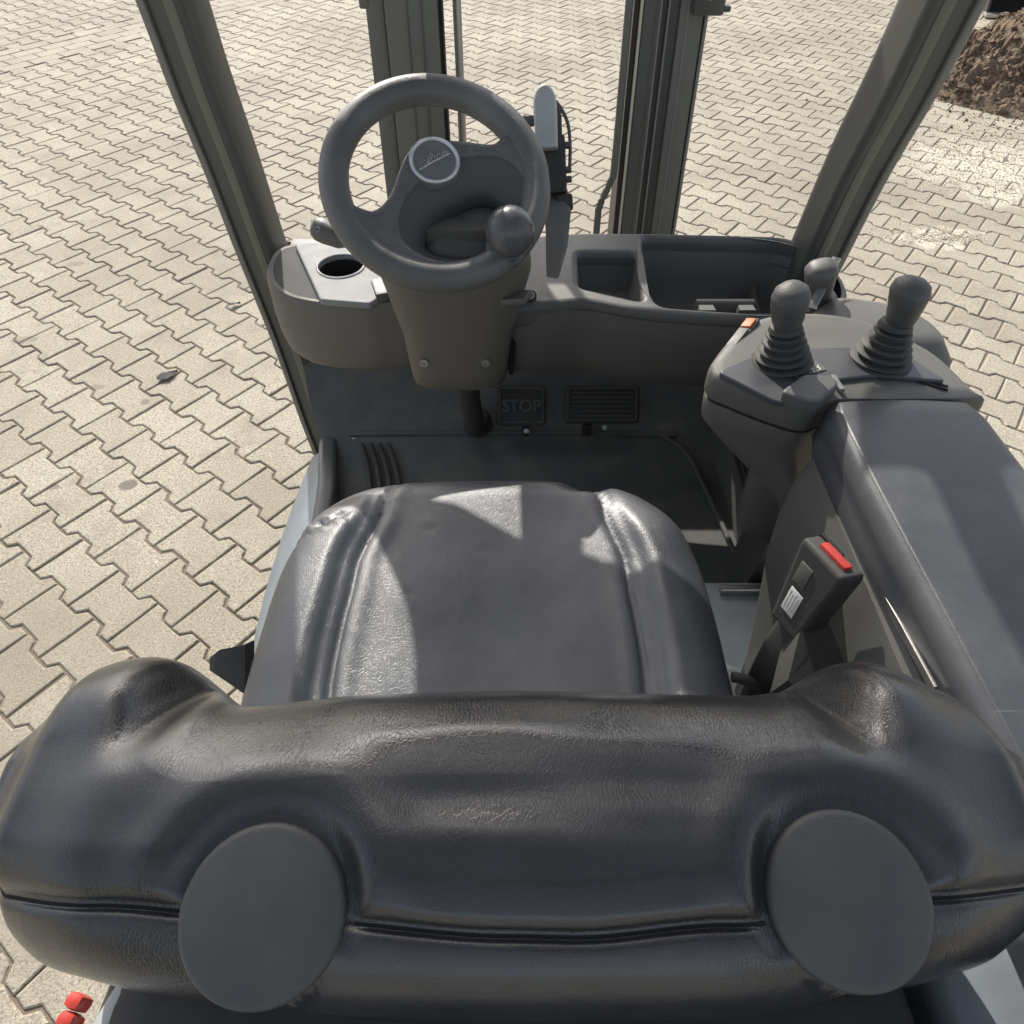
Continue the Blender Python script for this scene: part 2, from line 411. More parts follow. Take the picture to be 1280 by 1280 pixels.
# --- chassis, floor and footwell
FLOOR = .60
body = NB()
add_box(body, (.03, .62, .36), (.86, 1.5, .34), bev=.03)
part('chassis', body, M['mast'])
fl = []
for x0, tab in ((0, 0),):
    pass
def floor_y(x): return 0
bm = NB(); NX, rows = 24, [(.30, .60), (.7, .60), (1.02, .60), (1.12, .603), (1.18, .615), (1.24, .65), (1.32, .72), (1.38, .80), (1.42, .95)]
rings = []
for y, z in rows:
    rings.append([V((lerp(-.385 - .1 * max(0, min(1, (y - 1.0) / .3)), .475, i / NX), y, z)) for i in range(NX + 1)])
add_loft(bm, rings, False, False, closed=False)
floor = part('floor_mat', bm, M['mat'], smooth=60)
# raised border of the mat and its side ribs
def strip(path, wdt, hgt, name, mat, parent):
    prof = roundpoly([(-wdt / 2, -hgt / 2), (wdt / 2, -hgt / 2), (wdt / 2, hgt / 2), (-wdt / 2, hgt / 2)], min(wdt, hgt) * .4, 3)
    return part(name, add_sweep(NB(), path, prof), mat, parent)
strip(cat([(.34, 1.17, .618), (.39, 1.12, .608), (.415, 1.0, .606), (.44, .82, .606), (.45, .74, .606)], 6, False), .010, .010, 'mat_border', M['mat'], floor)
strip([(-.37, 1.175, .616), (.1, 1.18, .618), (.37, 1.17, .618)], .01, .008, 'mat_border', M['mat'], floor)
for k in range(4):
    a = PZ(452 + 11 * k, 556, .607); b = PZ(464 + 12.5 * k, 618, .607); c = (b - a) * .5 + b
    strip(cat([tuple(a), tuple((a + b) / 2 + V((.004, 0, 0))), tuple(b), tuple(c)], 4, False), .011, .012, 'mat_rib', M['rubber'], floor)
p = PZ(444, 548, .607)
part('screw', lathe([(.009, 0), (.009, .004), (.006, .006), (.003, .004)], 16, Matrix.Translation(p)), M['steel'], floor)
# side wall right of the footwell with upright ribs
bm = NB(); add_loft(bm, [[V((.45, .70, .58)), V((.45, 1.10, .58)), V((.46, 1.32, .62))], [V((.445, .70, .78)), V((.445, 1.08, .80)), V((.46, 1.30, .80))], [V((.42, .66, 1.0)), V((.44, 1.0, .98)), V((.46, 1.2, .98))]], False, False, closed=False)
side = part('footwell_wall', bm, M['plastic'], smooth=60)
for k in range(4):
    a = PX(908 + 9 * k, 528 + 6 * k, .440); b = PX(946, 660 - 22 * k, .443)
    b = PX(944 + 2 * k, 655 - 4 * k, .446)
    strip([a, (a + b) / 2, b], .009, .009, 'vent_rib', M['rubber'], side)
for x, y in ((920, 540), (950, 625), (947, 662)):
    part('screw', lathe([(.005, 0), (.005, .003), (.003, .004)], 12, frame_mtx(PX(x, y, .438), (-1, 0, .1))), M['steel'], side)
part('footwell_backing', box((.475, .80, .80), (.03, .46, .50), bev=.004), M['plastic'], side)
# light painted battery cover beside the seat
part('seat_deck', box((.055, .42, .655), (.79, .56, .10), bev=.012), M['lightpaint'])
strip([PZ(900, 738, .712), PZ(960, 738, .712)], .012, .02, 'deck_edge', M['steel'], None)
# left sill and silver fender
sill = cat([(-.47, 1.385, .42), (-.455, 1.33, .50), (-.43, 1.22, .565), (-.405, 1.09, .60), (-.385, .98, .612), (-.375, .8, .615), (-.37, .5, .615)], 6, False)
part('side_sill', add_sweep(NB(), sill, roundpoly([(-.02, -.03), (.02, -.03), (.02, .03), (-.02, .03)], .012, 4)), M['pillar'])
fen = []
for i in range(9):
    t = i / 8; y = lerp(1.22, .55, t)
    fen.append([V((x, y, z)) for x, z in ((-.40, .55), (-.43 - .01 * math.sin(t * 3), .545), (-.49 - .02 * math.sin(t * 3), .50), (-.515 - .02 * math.sin(t * 3), .42), (-.52 - .02 * math.sin(t * 3), .30))])
part('fender', loft(fen, cap0=False, cap1=False, closed=False), M['greypaint'], smooth=80)
# wheels under the body
for sx, y in ((-1, 1.62), (1, 1.62)):
    ty = part('front_wheel', lathe([(.14, -.075), (.27, -.08), (.295, -.06), (.30, 0), (.295, .06), (.27, .08), (.14, .075)], 40, Matrix.Translation((.05 + sx * .40, y, .30)) @ Matrix.Rotation(math.pi / 2, 4, 'Y')), M['rubber'])
    part('rim', lathe([(.03, -.079), (.14, -.077), (.145, 0), (.14, .077), (.03, .079)], 30, Matrix.Translation((.05 + sx * .40, y, .30)) @ Matrix.Rotation(math.pi / 2, 4, 'Y')), M['oldmetal'], ty)

# --- pillars
prof = roundpoly([(-.036, -.05), (.03, -.05), (.036, -.03), (.036, .05), (-.03, .05), (-.036, .03)], .012, 4)
def pillar(path, out):
    pts = cat(path, 6, False)
    o = part('front_pillar', add_sweep(NB(), pts, prof, up=V((0, 1, 0))), M['pillar'], smooth=50)
    tr = [V(p) + V((out * .026, -.054, 0)) for p in pts]
    part('seal_strip', add_sweep(NB(), tr, roundpoly([(-.006, -.005), (.006, -.005), (.006, .005), (-.006, .005)], .003, 3), up=V((0, 1, 0))), M['trim'], o)
    tr = [V(p) + V((-out * .012, -.051, 0)) for p in pts]
    part('guide_channel', add_sweep(NB(), tr, roundpoly([(-.008, -.003), (.008, -.003), (.008, .003), (-.008, .003)], .002, 2), up=V((0, 1, 0))), M['mast'], o)
    return o
pillar([(-.5, 1.10, 2.06), (-.5, 1.165, 1.80), (-.5, 1.218, 1.55), (-.5, 1.244, 1.413), (-.5, 1.257, 1.305), (-.5, 1.285, 1.172), (-.5, 1.31, 1.011), (-.5, 1.351, .78), (-.498, 1.372, .531), (-.49, 1.375, .40)], -1)
pillar([(.56, 1.0, 2.06), (.56, 1.03, 1.80), (.56, 1.075, 1.56), (.56, 1.103, 1.443), (.56, 1.126, 1.343), (.56, 1.167, 1.217), (.56, 1.196, 1.082), (.56, 1.23, .9), (.56, 1.26, .7), (.56, 1.28, .45)], 1)

# --- mast, leaning slightly forward
MM = Matrix.Translation((0, 1.65, .857)) @ Matrix.Rotation(-R(7), 4, 'X')
def mast_poly(name, poly, mat, z0=-.75, z1=1.02, parent=None, **k):
    bm = loft([[V((x, y, z0)) for x, y in poly], [V((x, y, z1)) for x, y in poly]]); bmesh.ops.transform(bm, matrix=MM, verts=bm.verts[:])
    return part(name, bm, mat, parent, **k)
def mast_tube(name, path, r, mat, parent=None):
    return part(name, tube([MM @ V(p) for p in path], r), mat, parent)
ml = mast_poly('mast_upright', roundpoly([(-.262, 0), (-.152, 0), (-.152, .05), (-.245, .05), (-.245, .16), (-.262, .16)], .004, 2), M['mast'])
mast_poly('outer_channel', roundpoly([(-.302, .012), (-.264, .012), (-.264, .16), (-.302, .16)], .004, 2), M['mast'], parent=ml)
mast_poly('inner_channel', roundpoly([(-.238, .054), (-.156, .054), (-.156, .075), (-.222, .075), (-.222, .17), (-.238, .17)], .003, 2), M['mast'], z1=1.06, parent=ml)
mast_poly('wear_strip', roundpoly([(-.150, .008), (-.144, .008), (-.144, .05), (-.150, .05)], .001, 1), M['dark'], parent=ml)
part('bracket', box(MM @ V((-.304, .03, .50)), (.02, .05, .10), bev=.003), M['mast'], ml)
for dx in (.045, .075): mast_poly('groove_line', roundpoly([(-.262 + dx, -.003), (-.259 + dx, -.003), (-.259 + dx, .002), (-.262 + dx, .002)], .0008, 1), M['pillar'], parent=ml)
mast_tube('lift_rod', [(-.119, .10, -.6), (-.119, .10, 1.0)], .0095, M['steel'])
mr = mast_poly('mast_upright', roundpoly([(.274, .03), (.30, .03), (.30, .02), (.345, .02), (.345, 0), (.395, 0), (.395, .02), (.412, .03), (.412, .16), (.395, .16), (.395, .06), (.274, .06)], .003, 2), M['mast'])
for x in (.3055, .322, .362): mast_poly('channel_edge', roundpoly([(x - .002, -.002), (x + .002, -.002), (x + .002, .03), (x - .002, .03)], .001, 1), M['trim'], parent=mr)
mast_poly('channel_edge', roundpoly([(.397, -.004), (.402, -.004), (.402, .03), (.397, .03)], .001, 1), M['trim'], parent=mr)
mast_poly('wear_strip', roundpoly([(.267, .022), (.272, .022), (.272, .05), (.267, .05)], .001, 1), M['sand'], parent=mr)
mast_poly('inner_channel', roundpoly([(.255, .035), (.266, .035), (.266, .14), (.255, .14)], .002, 1), M['oldmetal'], parent=mr)
mast_tube('hydraulic_pipe', cat([(.215, .05, -.5), (.215, .05, -.02), (.218, .045, .05), (.238, .035, .11), (.243, .03, .16), (.243, .03, .5), (.243, .03, 1.0)], 6, False), .0085, M['mast'])
b = part('bracket', box(MM @ V((.398, -.015, .475)), (.062, .03, .07), bev=.006), M['pillar'], mr)
for k in range(3): part('bracket_tooth', box(MM @ V((.434, -.015, .452 + .022 * k)), (.016, .024, .010), bev=.003), M['pillar'], mr)
part('bolt', lathe([(.009, 0), (.009, .006), (.0045, .006), (.0045, .001)], 14, frame_mtx(MM @ V((.395, -.032, .475)), (0, -1, .1))), M['chrome'], mr)
for z, y, h in ((.90, .10, .08), (.66, .10, .20), (-.6, .08, .12)):  # middle bar is added out of view to shade the dashboard
    part('mast_crossbar', box(MM @ V((.055, y, z)), (.60, .05, h), Matrix.Rotation(-R(7), 3, 'X'), bev=.008), M['mast'])
# fork carriage low in front
part('fork_carriage', box((.055, 1.93, .42), (.9, .05, .36), bev=.008), M['oldmetal'])
for sx in (-1, 1):
    bm = NB(); add_box(bm, (.055 + sx * .22, 1.98, .30), (.1, .04, .5), bev=.006); add_box(bm, (.055 + sx * .22, 2.5, .05), (.1, 1.05, .035), bev=.006)
    part('fork_arm', bm, M['oldmetal'])

# --- dashboard with storage trays (right of the steering column)
DZ = 1.045
rim = cat([(-.03, 1.215), (.04, 1.25), (.13, 1.264), (.30, 1.262), (.45, 1.25), (.53, 1.215), (.568, 1.15), (.575, 1.08), (.555, 1.02), (.50, .985), (.40, .972), (.27, .982), (.19, 1.0), (.12, 1.022), (.05, 1.012), (-.03, 1.02)], 5)
def px_poly(pts, z, r): return roundpoly([PZ(x, y, z).to_2d() for x, y in pts], r, 5)
pocketA = px_poly([(722, 318), (794, 318), (803, 378), (724, 360)], DZ, .014)
pocketB = px_poly([(803, 299), (975, 303), (1022, 318), (1030, 352), (1015, 388), (955, 393), (822, 384), (806, 352)], DZ, [.016, .02, .03, .03, .03, .02, .022, .016])
dash = part('dashboard', plate('dashboard', [rim, pocketA, pocketB], .010, .012, 3, Matrix.Translation((0, 0, DZ - .018))), M['plastic2'], smooth=50)
def pocket(poly, depth, shrink, name, mat):
    c = V((sum(p[0] for p in poly) / len(poly), sum(p[1] for p in poly) / len(poly)))
    rg = []
    for z, s in ((0, 1.03), (-.01, 1.0), (-depth * .6, 1 - shrink * .5), (-depth + .012, 1 - shrink), (-depth, 1 - shrink - .08)):
        rg.append([V((c.x + (x - c.x) * s, c.y + (y - c.y) * s, DZ - .012 + z)) for x, y in poly])
    return part(name, loft(rg, cap0=False), mat, dash, smooth=60)
pocket(pocketA, .05, .10, 'small_tray', M['plastic'])
pocket(pocketB, .12, .12, 'storage_tray', M['plastic'])
# small bottle saddle inside the big tray
for x in (884, 934):
    a = PZ(x, 386, DZ - .01); part('saddle_leg', loft([[a + V((-.014, -.004, 0)), a + V((.014, -.004, 0)), a + V((.012, .012, 0)), a + V((-.012, .012, 0))], [a + V((-.010, .018, -.03)), a + V((.010, .018, -.03)), a + V((.009, .03, -.032)), a + V((-.009, .03, -.032))], [a + V((-.012, .022, -.10)), a + V((.012, .022, -.10)), a + V((.01, .036, -.10)), a + V((-.01, .036, -.10))]]), M['plastic2'], dash)
a, b = PZ(888, 383, DZ - .018), PZ(932, 383, DZ - .018)
part('saddle_bar', add_sweep(NB(), [a + V((-.02, .02, -.012)), b + V((.02, .02, -.012))], roundpoly([(-.006, -.012), (.006, -.012), (.006, .012), (-.006, .012)], .004, 3)), M['plastic'], dash)
# dash front face below the rim, wrapping to the right end
prof = []
base_c = [(-.06, 1.03), (.0, 1.016), (.05, 1.014), (.12, 1.022), (.19, 1.0), (.27, .982), (.40, .972), (.49, .985), (.54, 1.01), (.565, 1.05), (.57, 1.12), (.565, 1.2)]
base_c = cat(base_c, 5, False)
rg = []
for z, off in ((DZ - .012, -.002), (DZ - .03, -.004), (.99, -.002), (.93, .010), (.89, .026), (.865, .06), (.86, .12), (.87, .25)):
    row = []
    for i, (x, y) in enumerate(base_c):
        t = max(0, (x - .50) / .07); row.append(V((x - off * min(1, t) * .8, y + off * (1 - .6 * min(1, t)), z)))
    rg.append(row)
part('dash_front_panel', loft(rg, cap0=False, cap1=False, closed=False), M['plastic'], dash, smooth=60)
part('bolt', lathe([(.0105, 0), (.0105, .004), (.0085, .006), (.004, .006), (.004, .002)], 20, frame_mtx(PZ(663, 371, DZ + .006), (-.1, -.45, 1))), M['dark'], dash)
part('bolt', lathe([(.0075, 0), (.0075, .004), (.004, .004), (.004, .001)], 20, frame_mtx(PZ(663, 371, DZ + .011), (-.1, -.45, 1))), M['steel'], dash)
# toe board wall behind the dash
part('bulkhead', box((.03, 1.40, .74), (1.0, .03, .44), bev=.004), M['plastic'])

# --- left pod with cup holder
pod = cat([(-.225, 1.035), (-.27, 1.033), (-.33, 1.04), (-.385, 1.06), (-.425, 1.10), (-.447, 1.16), (-.445, 1.225), (-.41, 1.25), (-.33, 1.252), (-.2, 1.25), (-.15, 1.2), (-.15, 1.06)], 5)
pc = V((-.3, 1.15))
def pod_ring(z, s, dy=0): return [V((pc.x + (x - pc.x) * s, pc.y + (y - pc.y) * s + dy, z)) for x, y in pod]
podo = part('side_pod', loft([pod_ring(1.034, .90), pod_ring(1.034, .955), pod_ring(1.028, .985), pod_ring(1.018, 1.0), pod_ring(.97, 1.012), pod_ring(.93, 1.0), pod_ring(.905, .965), pod_ring(.893, .90), pod_ring(.890, .8)], cap0=False), M['column'], smooth=50)
hc = PZ(427, 337, 1.036).to_2d()
hole = [(hc.x + .0405 * math.cos(t * math.pi / 20), hc.y + .0405 * math.sin(t * math.pi / 20)) for t in range(40)]
pl_out = roundpoly([PZ(*q, 1.036).to_2d() for q in ((369, 309), (401, 379), (463, 384), (520, 345), (500, 305))], .006, 3)
cup = part('cup_holder', plate('cup_holder', [pl_out, hole], .003, .003, 2, Matrix.Translation((0, 0, 1.037))), M['silver'], smooth=50)
part('cup_ring', add_sweep(NB(), [(hc.x + .042 * math.cos(t * math.pi / 24), hc.y + .042 * math.sin(t * math.pi / 24), 1.0435) for t in range(49)], circ(.0022, 8), caps=False), M['chrome'], cup)
part('cup_well', lathe([(.041, .0), (.0395, -.02), (.038, -.08), (.036, -.085)], 40, Matrix.Translation((hc.x, hc.y, 1.041)), cap0=False), M['dark'], cup)
fillp = [p for p in pod]
part('pod_top', plate('pod_top', [[(pc.x + (x - pc.x) * .93, pc.y + (y - pc.y) * .93) for x, y in pod], hole], .001, 0, 0, Matrix.Translation((0, 0, 1.0325))), M['podtop'], podo)
q = PZ(478, 362, 1.04); part('pod_latch', box(q + V((.01, .0, .0)), (.05, .055, .022), Matrix.Rotation(.3, 3, 'Z'), bev=.006), M['plastic2'], podo)

# --- steering column
def sup(cx, cy, hx, hy, z, n=36, e=.62):
    out = []
    for k in range(n):
        t = 2 * math.pi * k / n; c, s = math.cos(t), math.sin(t)
        out.append(V((cx + hx * abs(c) ** e * (1 if c > 0 else -1), cy + hy * abs(s) ** e * (1 if s > 0 else -1), z)))
    return out
col = part('steering_column', loft([sup(-.095, 1.04, .075, .05, .888), sup(-.095, 1.038, .085, .058, .897), sup(-.095, 1.035, .088, .06, .93), sup(-.093, 1.03, .094, .062, 1.0), sup(-.09, 1.02, .108, .07, 1.07), sup(-.088, 1.005, .118, .075, 1.13), sup(-.088, .985, .11, .07, 1.185), sup(-.09, .97, .09, .06, 1.225)]), M['column'], smooth=60)
for x in (530, 607):
    part('screw', lathe([(.0075, 0), (.0075, .003), (.004, .003), (.0035, .001)], 14, frame_mtx(PY(x, 453, .9735), (0, -1, .05))), M['steel'], col)
part('column_shaft', tube([(-.085, 1.06, .90), (-.085, 1.10, .78), (-.08, 1.15, .66)], .021, 18), M['rubber'], col)
part('shaft_boot', lathe([(.033, 0), (.032, .02), (.024, .03), (.024, .05)], 24, frame_mtx((-.078, 1.19, .635), (0, -.5, .85))), M['rubber'], col)
# little ledge and lever to the right of the column
part('tilt_lever', box(PD(645, 372, 1.06), (.045, .03, .012), Matrix.Rotation(-.4, 3, 'Z') @ Matrix.Rotation(-.3, 3, 'Y'), bev=.005), M['plastic2'], col)
part('column_trim', loft([[V((.0, 1.012, DZ)), V((.012, 1.014, DZ)), V((.012, 1.05, DZ)), V((.0, 1.05, DZ))], [V((-.005, 1.02, .9)), V((.002, 1.02, .9)), V((.002, 1.06, .9)), V((-.005, 1.06, .9))]]), M['dark'], col)

# --- steering wheel
WC = V((-.101, .947, 1.274)); wn = V((.14845, -.55403, .81915)); wa = V((.96593, .25882, 0)); WM = frame_mtx(WC, wn, wa)
def wheel_ring(k, n=96):
    # the rim swells a little where the body of the wheel joins it
    t = 2 * math.pi * k / n
    s = 1 + .10 * math.exp(-((t - .45) / .5) ** 2)
    return [WM @ V(((.1355 + .0198 * s * math.cos(p)) * math.cos(t), (.1355 + .0198 * s * math.cos(p)) * math.sin(t), .0195 * math.sin(p))) for p in [2 * math.pi * j / 20 for j in range(20)]]
rg = [wheel_ring(k) for k in range(96)]; rg.append(rg[0])
bm = loft(rg, cap0=False, cap1=False); bmesh.ops.remove_doubles(bm, verts=bm.verts[:], dist=1e-6)
wheel = part('steering_wheel', bm, M['wheelgrain'], smooth=179)
up_edge = cat([(.1155, .0625), (.110, .0555), (.096, .047), (.082, .0415), (.045, .050), (.02, .0539), (-.012, .0525), (-.032, .041), (-.046, .021), (-.062, -.008), (-.078, -.026), (-.093, -.033), (-.106, -.028), (-.120, -.018)], 5, False)
arc = [(.134 * math.cos(t), .134 * math.sin(t)) for t in [R(-173 + 201 * k / 50) for k in range(51)]]
body2 = up_edge + arc
bowl = cat([(-.024, -.004), (-.048, -.026), (-.060, -.052), (-.060, -.078), (-.046, -.098), (-.022, -.112), (.002, -.118), (.036, -.117), (.068, -.104), (.098, -.078), (.114, -.046), (.116, -.018), (.104, .010), (.078, .0225), (.036, .024), (.002, .012)], 4)
part('wheel_body', plate('wheel_body', [body2, bowl], .008, .008, 4, WM @ Matrix.Translation((0, 0, -.004))), M['wheelbody'], wheel, smooth=50)
inner = cat([(-.030, -.072), (-.018, -.050), (.006, -.034), (.043, -.020), (.070, -.020), (.086, -.034), (.088, -.06), (.066, -.092), (.040, -.104), (.012, -.1), (-.014, -.092), (-.026, -.084)], 4)
def resample(loop, n, c):
    # loop as function of angle about c
    out = []
    for k in range(n):
        t = 2 * math.pi * k / n; d = V((math.cos(t), math.sin(t))); best = 0
        for (x1, y1), (x2, y2) in zip(loop, loop[1:] + loop[:1]):
            ex, ey = x2 - x1, y2 - y1; det = d.x * (-ey) + ex * d.y
            if abs(det) < 1e-12: continue
            rx, ry = x1 - c[0], y1 - c[1]
            s = (rx * (-ey) + ex * ry) / det; u = (d.x * ry - d.y * rx) / det
            if -1e-6 <= u <= 1 + 1e-6 and s > best: best = s
        out.append((c[0] + d.x * best, c[1] + d.y * best))
    return out
bc = (.03, -.056); o1, i1 = resample(bowl, 72, bc), resample(inner, 72, bc)
def mixr(t, z): return [WM @ V((lerp(a[0], b[0], t), lerp(a[1], b[1], t), z)) for a, b in zip(o1, i1)]
part('wheel_bowl', loft([mixr(-.03, .006), mixr(.0, .0062), mixr(.04, .005), mixr(.2, .0), mixr(.5, -.007), mixr(.85, -.018), mixr(.97, -.026), mixr(1.0, -.045)], cap0=False, cap1=False), M['cap'], wheel, smooth=70)
part('column_head', loft([mixr(.9, -.060), mixr(.95, -.045), mixr(1.1, -.036), mixr(1.5, -.030), mixr(1.9, -.028)], cap0=False), M['plastic2'], wheel, smooth=70)
# emblem
EM = WM @ Matrix.Translation((.001, .0235, .0085)) @ Matrix.Rotation(R(0), 4, 'X')
em = part('emblem', lathe([(.034, -.010), (.0345, .003), (.0335, .006), (.0305, .0072), (.0285, .0055), (.0278, .0045)], 48, EM, cap1=True), M['chrome'], wheel, smooth=50)
part('emblem_face', lathe([(.0280, .0046), (.02, .0066), (.01, .0078), (.002, .0082)], 40, EM), M['badge'], em)
def stroke(pts, r): return tube([EM @ V((x, y, .0078 + .0006 - (x * x + y * y) * 5)) for x, y in cat(pts, 6, False)], r, 6, scale=None)
EM_s = [([(-.023, -.012), (-.012, -.0085), (.0, -.004), (.012, .001), (.022, .006)], .0009), ([(-.023, -.012), (-.019, -.0105), (-.015, -.0105), (-.011, -.007), (-.0085, .0), (-.005, .006), (-.002, .006), (-.004, .001), (-.010, -.006)], .0008), ([(-.001, -.001), (.001, .004)], .0006), ([(.003, .0005), (.005, .0055), (.008, .005), (.0075, .0018)], .0006), ([(.015, .010), (.012, .003), (.010, .0035), (.012, .007), (.014, .007)], .0006), ([(.016, .0045), (.019, .0075), (.0175, .0095), (.016, .006)], .0006)]
for pts, r in EM_s: part('emblem_stroke', stroke(pts, r), M['symbol' if r < .00085 else 'chrome'], em)
# spinner ball
SB = WM @ Matrix.Translation((.070, -.110, .010))
part('spinner_knob', lathe([(.020, 0), (.021, .008), (.017, .011), (.017, .013)] + [(.0315 * math.cos(t), .042 + .0315 * math.sin(t)) for t in [R(-57 + 147 * k / 18) for k in range(18)]] + [(.001, .0736)], 48, SB), M['gloss'], wheel, smooth=60)
part('knob_base', lathe([(.025, -.012), (.026, 0), (.022, .004)], 36, SB), M['plastic2'], wheel)

# --- direction stalk
sa, sb = PD(455, 312, 1.06), PD(392, 283, 1.07)
st = part('direction_stalk', tube([lerp(sa, sb, t) for t in (0, .35, .45, .6, .75, .88, .95, .99, 1.02)], .0175, 24, scale=[.5, .55, .85, .95, 1.05, 1.05, .9, .6, .15]), M['plastic2'], smooth=70)
for t, off, r in ((.80, .004, .0035), (.93, -.004, .0025)):
    c2 = lerp(sa, sb, t); n = (O + V((-.3, 0, .4)) - c2).normalized(); ax = (sb - sa).normalized(); n = (n - ax * n.dot(ax)).normalized(); c2 = c2 + n * .0182 + n.cross(ax) * off
    part('stalk_symbol', add_sweep(NB(), [frame_mtx(c2, n) @ V((r * math.cos(k * .3927), r * math.sin(k * .3927), 0)) for k in range(17)], circ(.0006, 6), caps=False), M['symbol'], st)

# --- display on its arm, right of the wheel
dc = PD(682, 180, 1.08)
DMX = frame_mtx(dc, V((-.10, -.80, .55)), (1, .1, 0))
def dbox(nm, c, sz, mat, par=None, bev=.003, seg=2):
    b_ = box(c, sz, None, bev, seg); bmesh.ops.transform(b_, matrix=DMX, verts=b_.verts[:]); return part(nm, b_, mat, par, smooth=40)
disp = dbox('display_unit', (.006, -.028, -.028), (.048, .085, .045), M['rubber'], None, .005)
arch = [(-.017, -.048), (.017, -.048), (.018, .0)] + [(.018 * math.cos(R(a_)), .012 + .030 * math.sin(R(a_))) for a_ in range(10, 180, 10)] + [(-.018, .0)]
part('display_cover', plate('display_cover', [[(x, y + .038) for x, y in arch]], .006, .005, 4, DMX @ Matrix.Translation((.002, 0, .006))), M['brightcover'], disp, smooth=50)
dbox('display_back', (.008, .024, -.018), (.036, .06, .03), M['rubber'], disp, .008, 3)
part('display_bracket', tube([DMX @ V(p) for p in cat([(.018, .062, -.01), (.028, .048, -.012), (.036, .028, -.014), (.038, .0, -.02), (.036, -.03, -.025)], 5, False)], .0028, 8), M['plastic'], disp)
dbox('display_knob', (-.024, .036, -.006), (.02, .014, .014), M['plastic2'], disp, .004)
for y in (-.05, -.036, .0): dbox('display_button', (.034, y, -.018), (.010, .008, .016), M['plastic2'], disp, .002)
dbox('display_socket', (.026, -.082, -.03), (.026, .02, .04), M['rubber'], disp, .004)
a0, a1, a2 = PD(698, 250, 1.11), PD(696, 308, 1.10), PD(691, 346, 1.09)
part('display_arm', loft([[p + V((-w2, 0, 0)), p + V((w2 * .6, -.006, 0)), p + V((w2, .0, 0)), p + V((w2, .03, .004)), p + V((-w2, .03, .004))] for p, w2 in ((a0, .016), (lerp(a0, a1, .25), .021), (a1, .017), (a2, .010))]), M['plastic'], disp, smooth=30)

# --- pedals
def pedal(name, x0, x1, y0, y1, Y, text=None):
    c = PY((x0 + x1) / 2, (y0 + y1) / 2, Y); d = (c - O).length * .0 + (c.y * cp - (c.z - CAM_H) * sp)
    wd = (x1 - x0) / FPX * d; n = V((0, -.75, .66)); PM = frame_mtx(c, n, (1, 0, 0))
    ht = (y1 - y0) / FPX * d * 1.06
    o = part(name, plate(name, [roundpoly([(-wd / 2, -ht / 2), (wd / 2, -ht / 2), (wd / 2, ht / 2), (-wd / 2, ht / 2)], .012, 5)], .006, .004, 3, PM), M['rubber'], smooth=40)
    fr = roundpoly([(-wd / 2 + .008, -ht / 2 + .008), (wd / 2 - .008, -ht / 2 + .008), (wd / 2 - .008, ht / 2 - .008), (-wd / 2 + .008, ht / 2 - .008)], .006, 4); fr.append(fr[0])
    part('pedal_edge', add_sweep(NB(), [PM @ V((*p, .011)) for p in fr], circ(.0018, 6), caps=False), M['mat'], o)
    if text: part('lettering', text_mesh(text, .036, .0014, PM @ Matrix.Translation((0, -.002, .0115)), .0012), M['symbol_dark'], o)
    return o, PM, wd, ht
M['symbol_dark'] = plastic('pedal_letters', (.1, .1, .095), .6, 500)
bp, PM, wd, ht = pedal('brake_pedal', 620, 683, 483, 531, 1.19, 'STOP')
part('pedal_arm', tube([PM @ V((.01, -ht * .3, -.01)), PM @ V((.012, -ht * .8, -.05)), PM @ V((.012, -ht * .9, -.12))], .008), M['oldmetal'], bp)
part('pedal_bolt', lathe([(.006, 0), (.006, .006), (.002, .007)], 12, frame_mtx(PM @ V((.012, -ht * .62, -.004)), (0, -.8, .6))), M['steel'], bp)
ap, PM, wd, ht = pedal('accelerator_pedal', 705, 799, 483, 528, 1.19)
for k in range(6): part('pedal_rib', add_sweep(NB(), [PM @ V((-wd * .4, -ht * .3 + ht * .12 * k, .0108)), PM @ V((wd * .4, -ht * .3 + ht * .12 * k, .0108))], circ(.0014, 6)), M['mat'], ap)
part('pedal_arm', box(PM @ V((-.03, -ht * .62, -.02)), (.02, .02, .03), bev=.003), M['oldmetal'], ap)
part('pedal_bolt', lathe([(.006, 0), (.006, .006), (.002, .007)], 12, frame_mtx(PM @ V((.008, -ht * .6, -.006)), (0, -.8, .6))), M['steel'], ap)

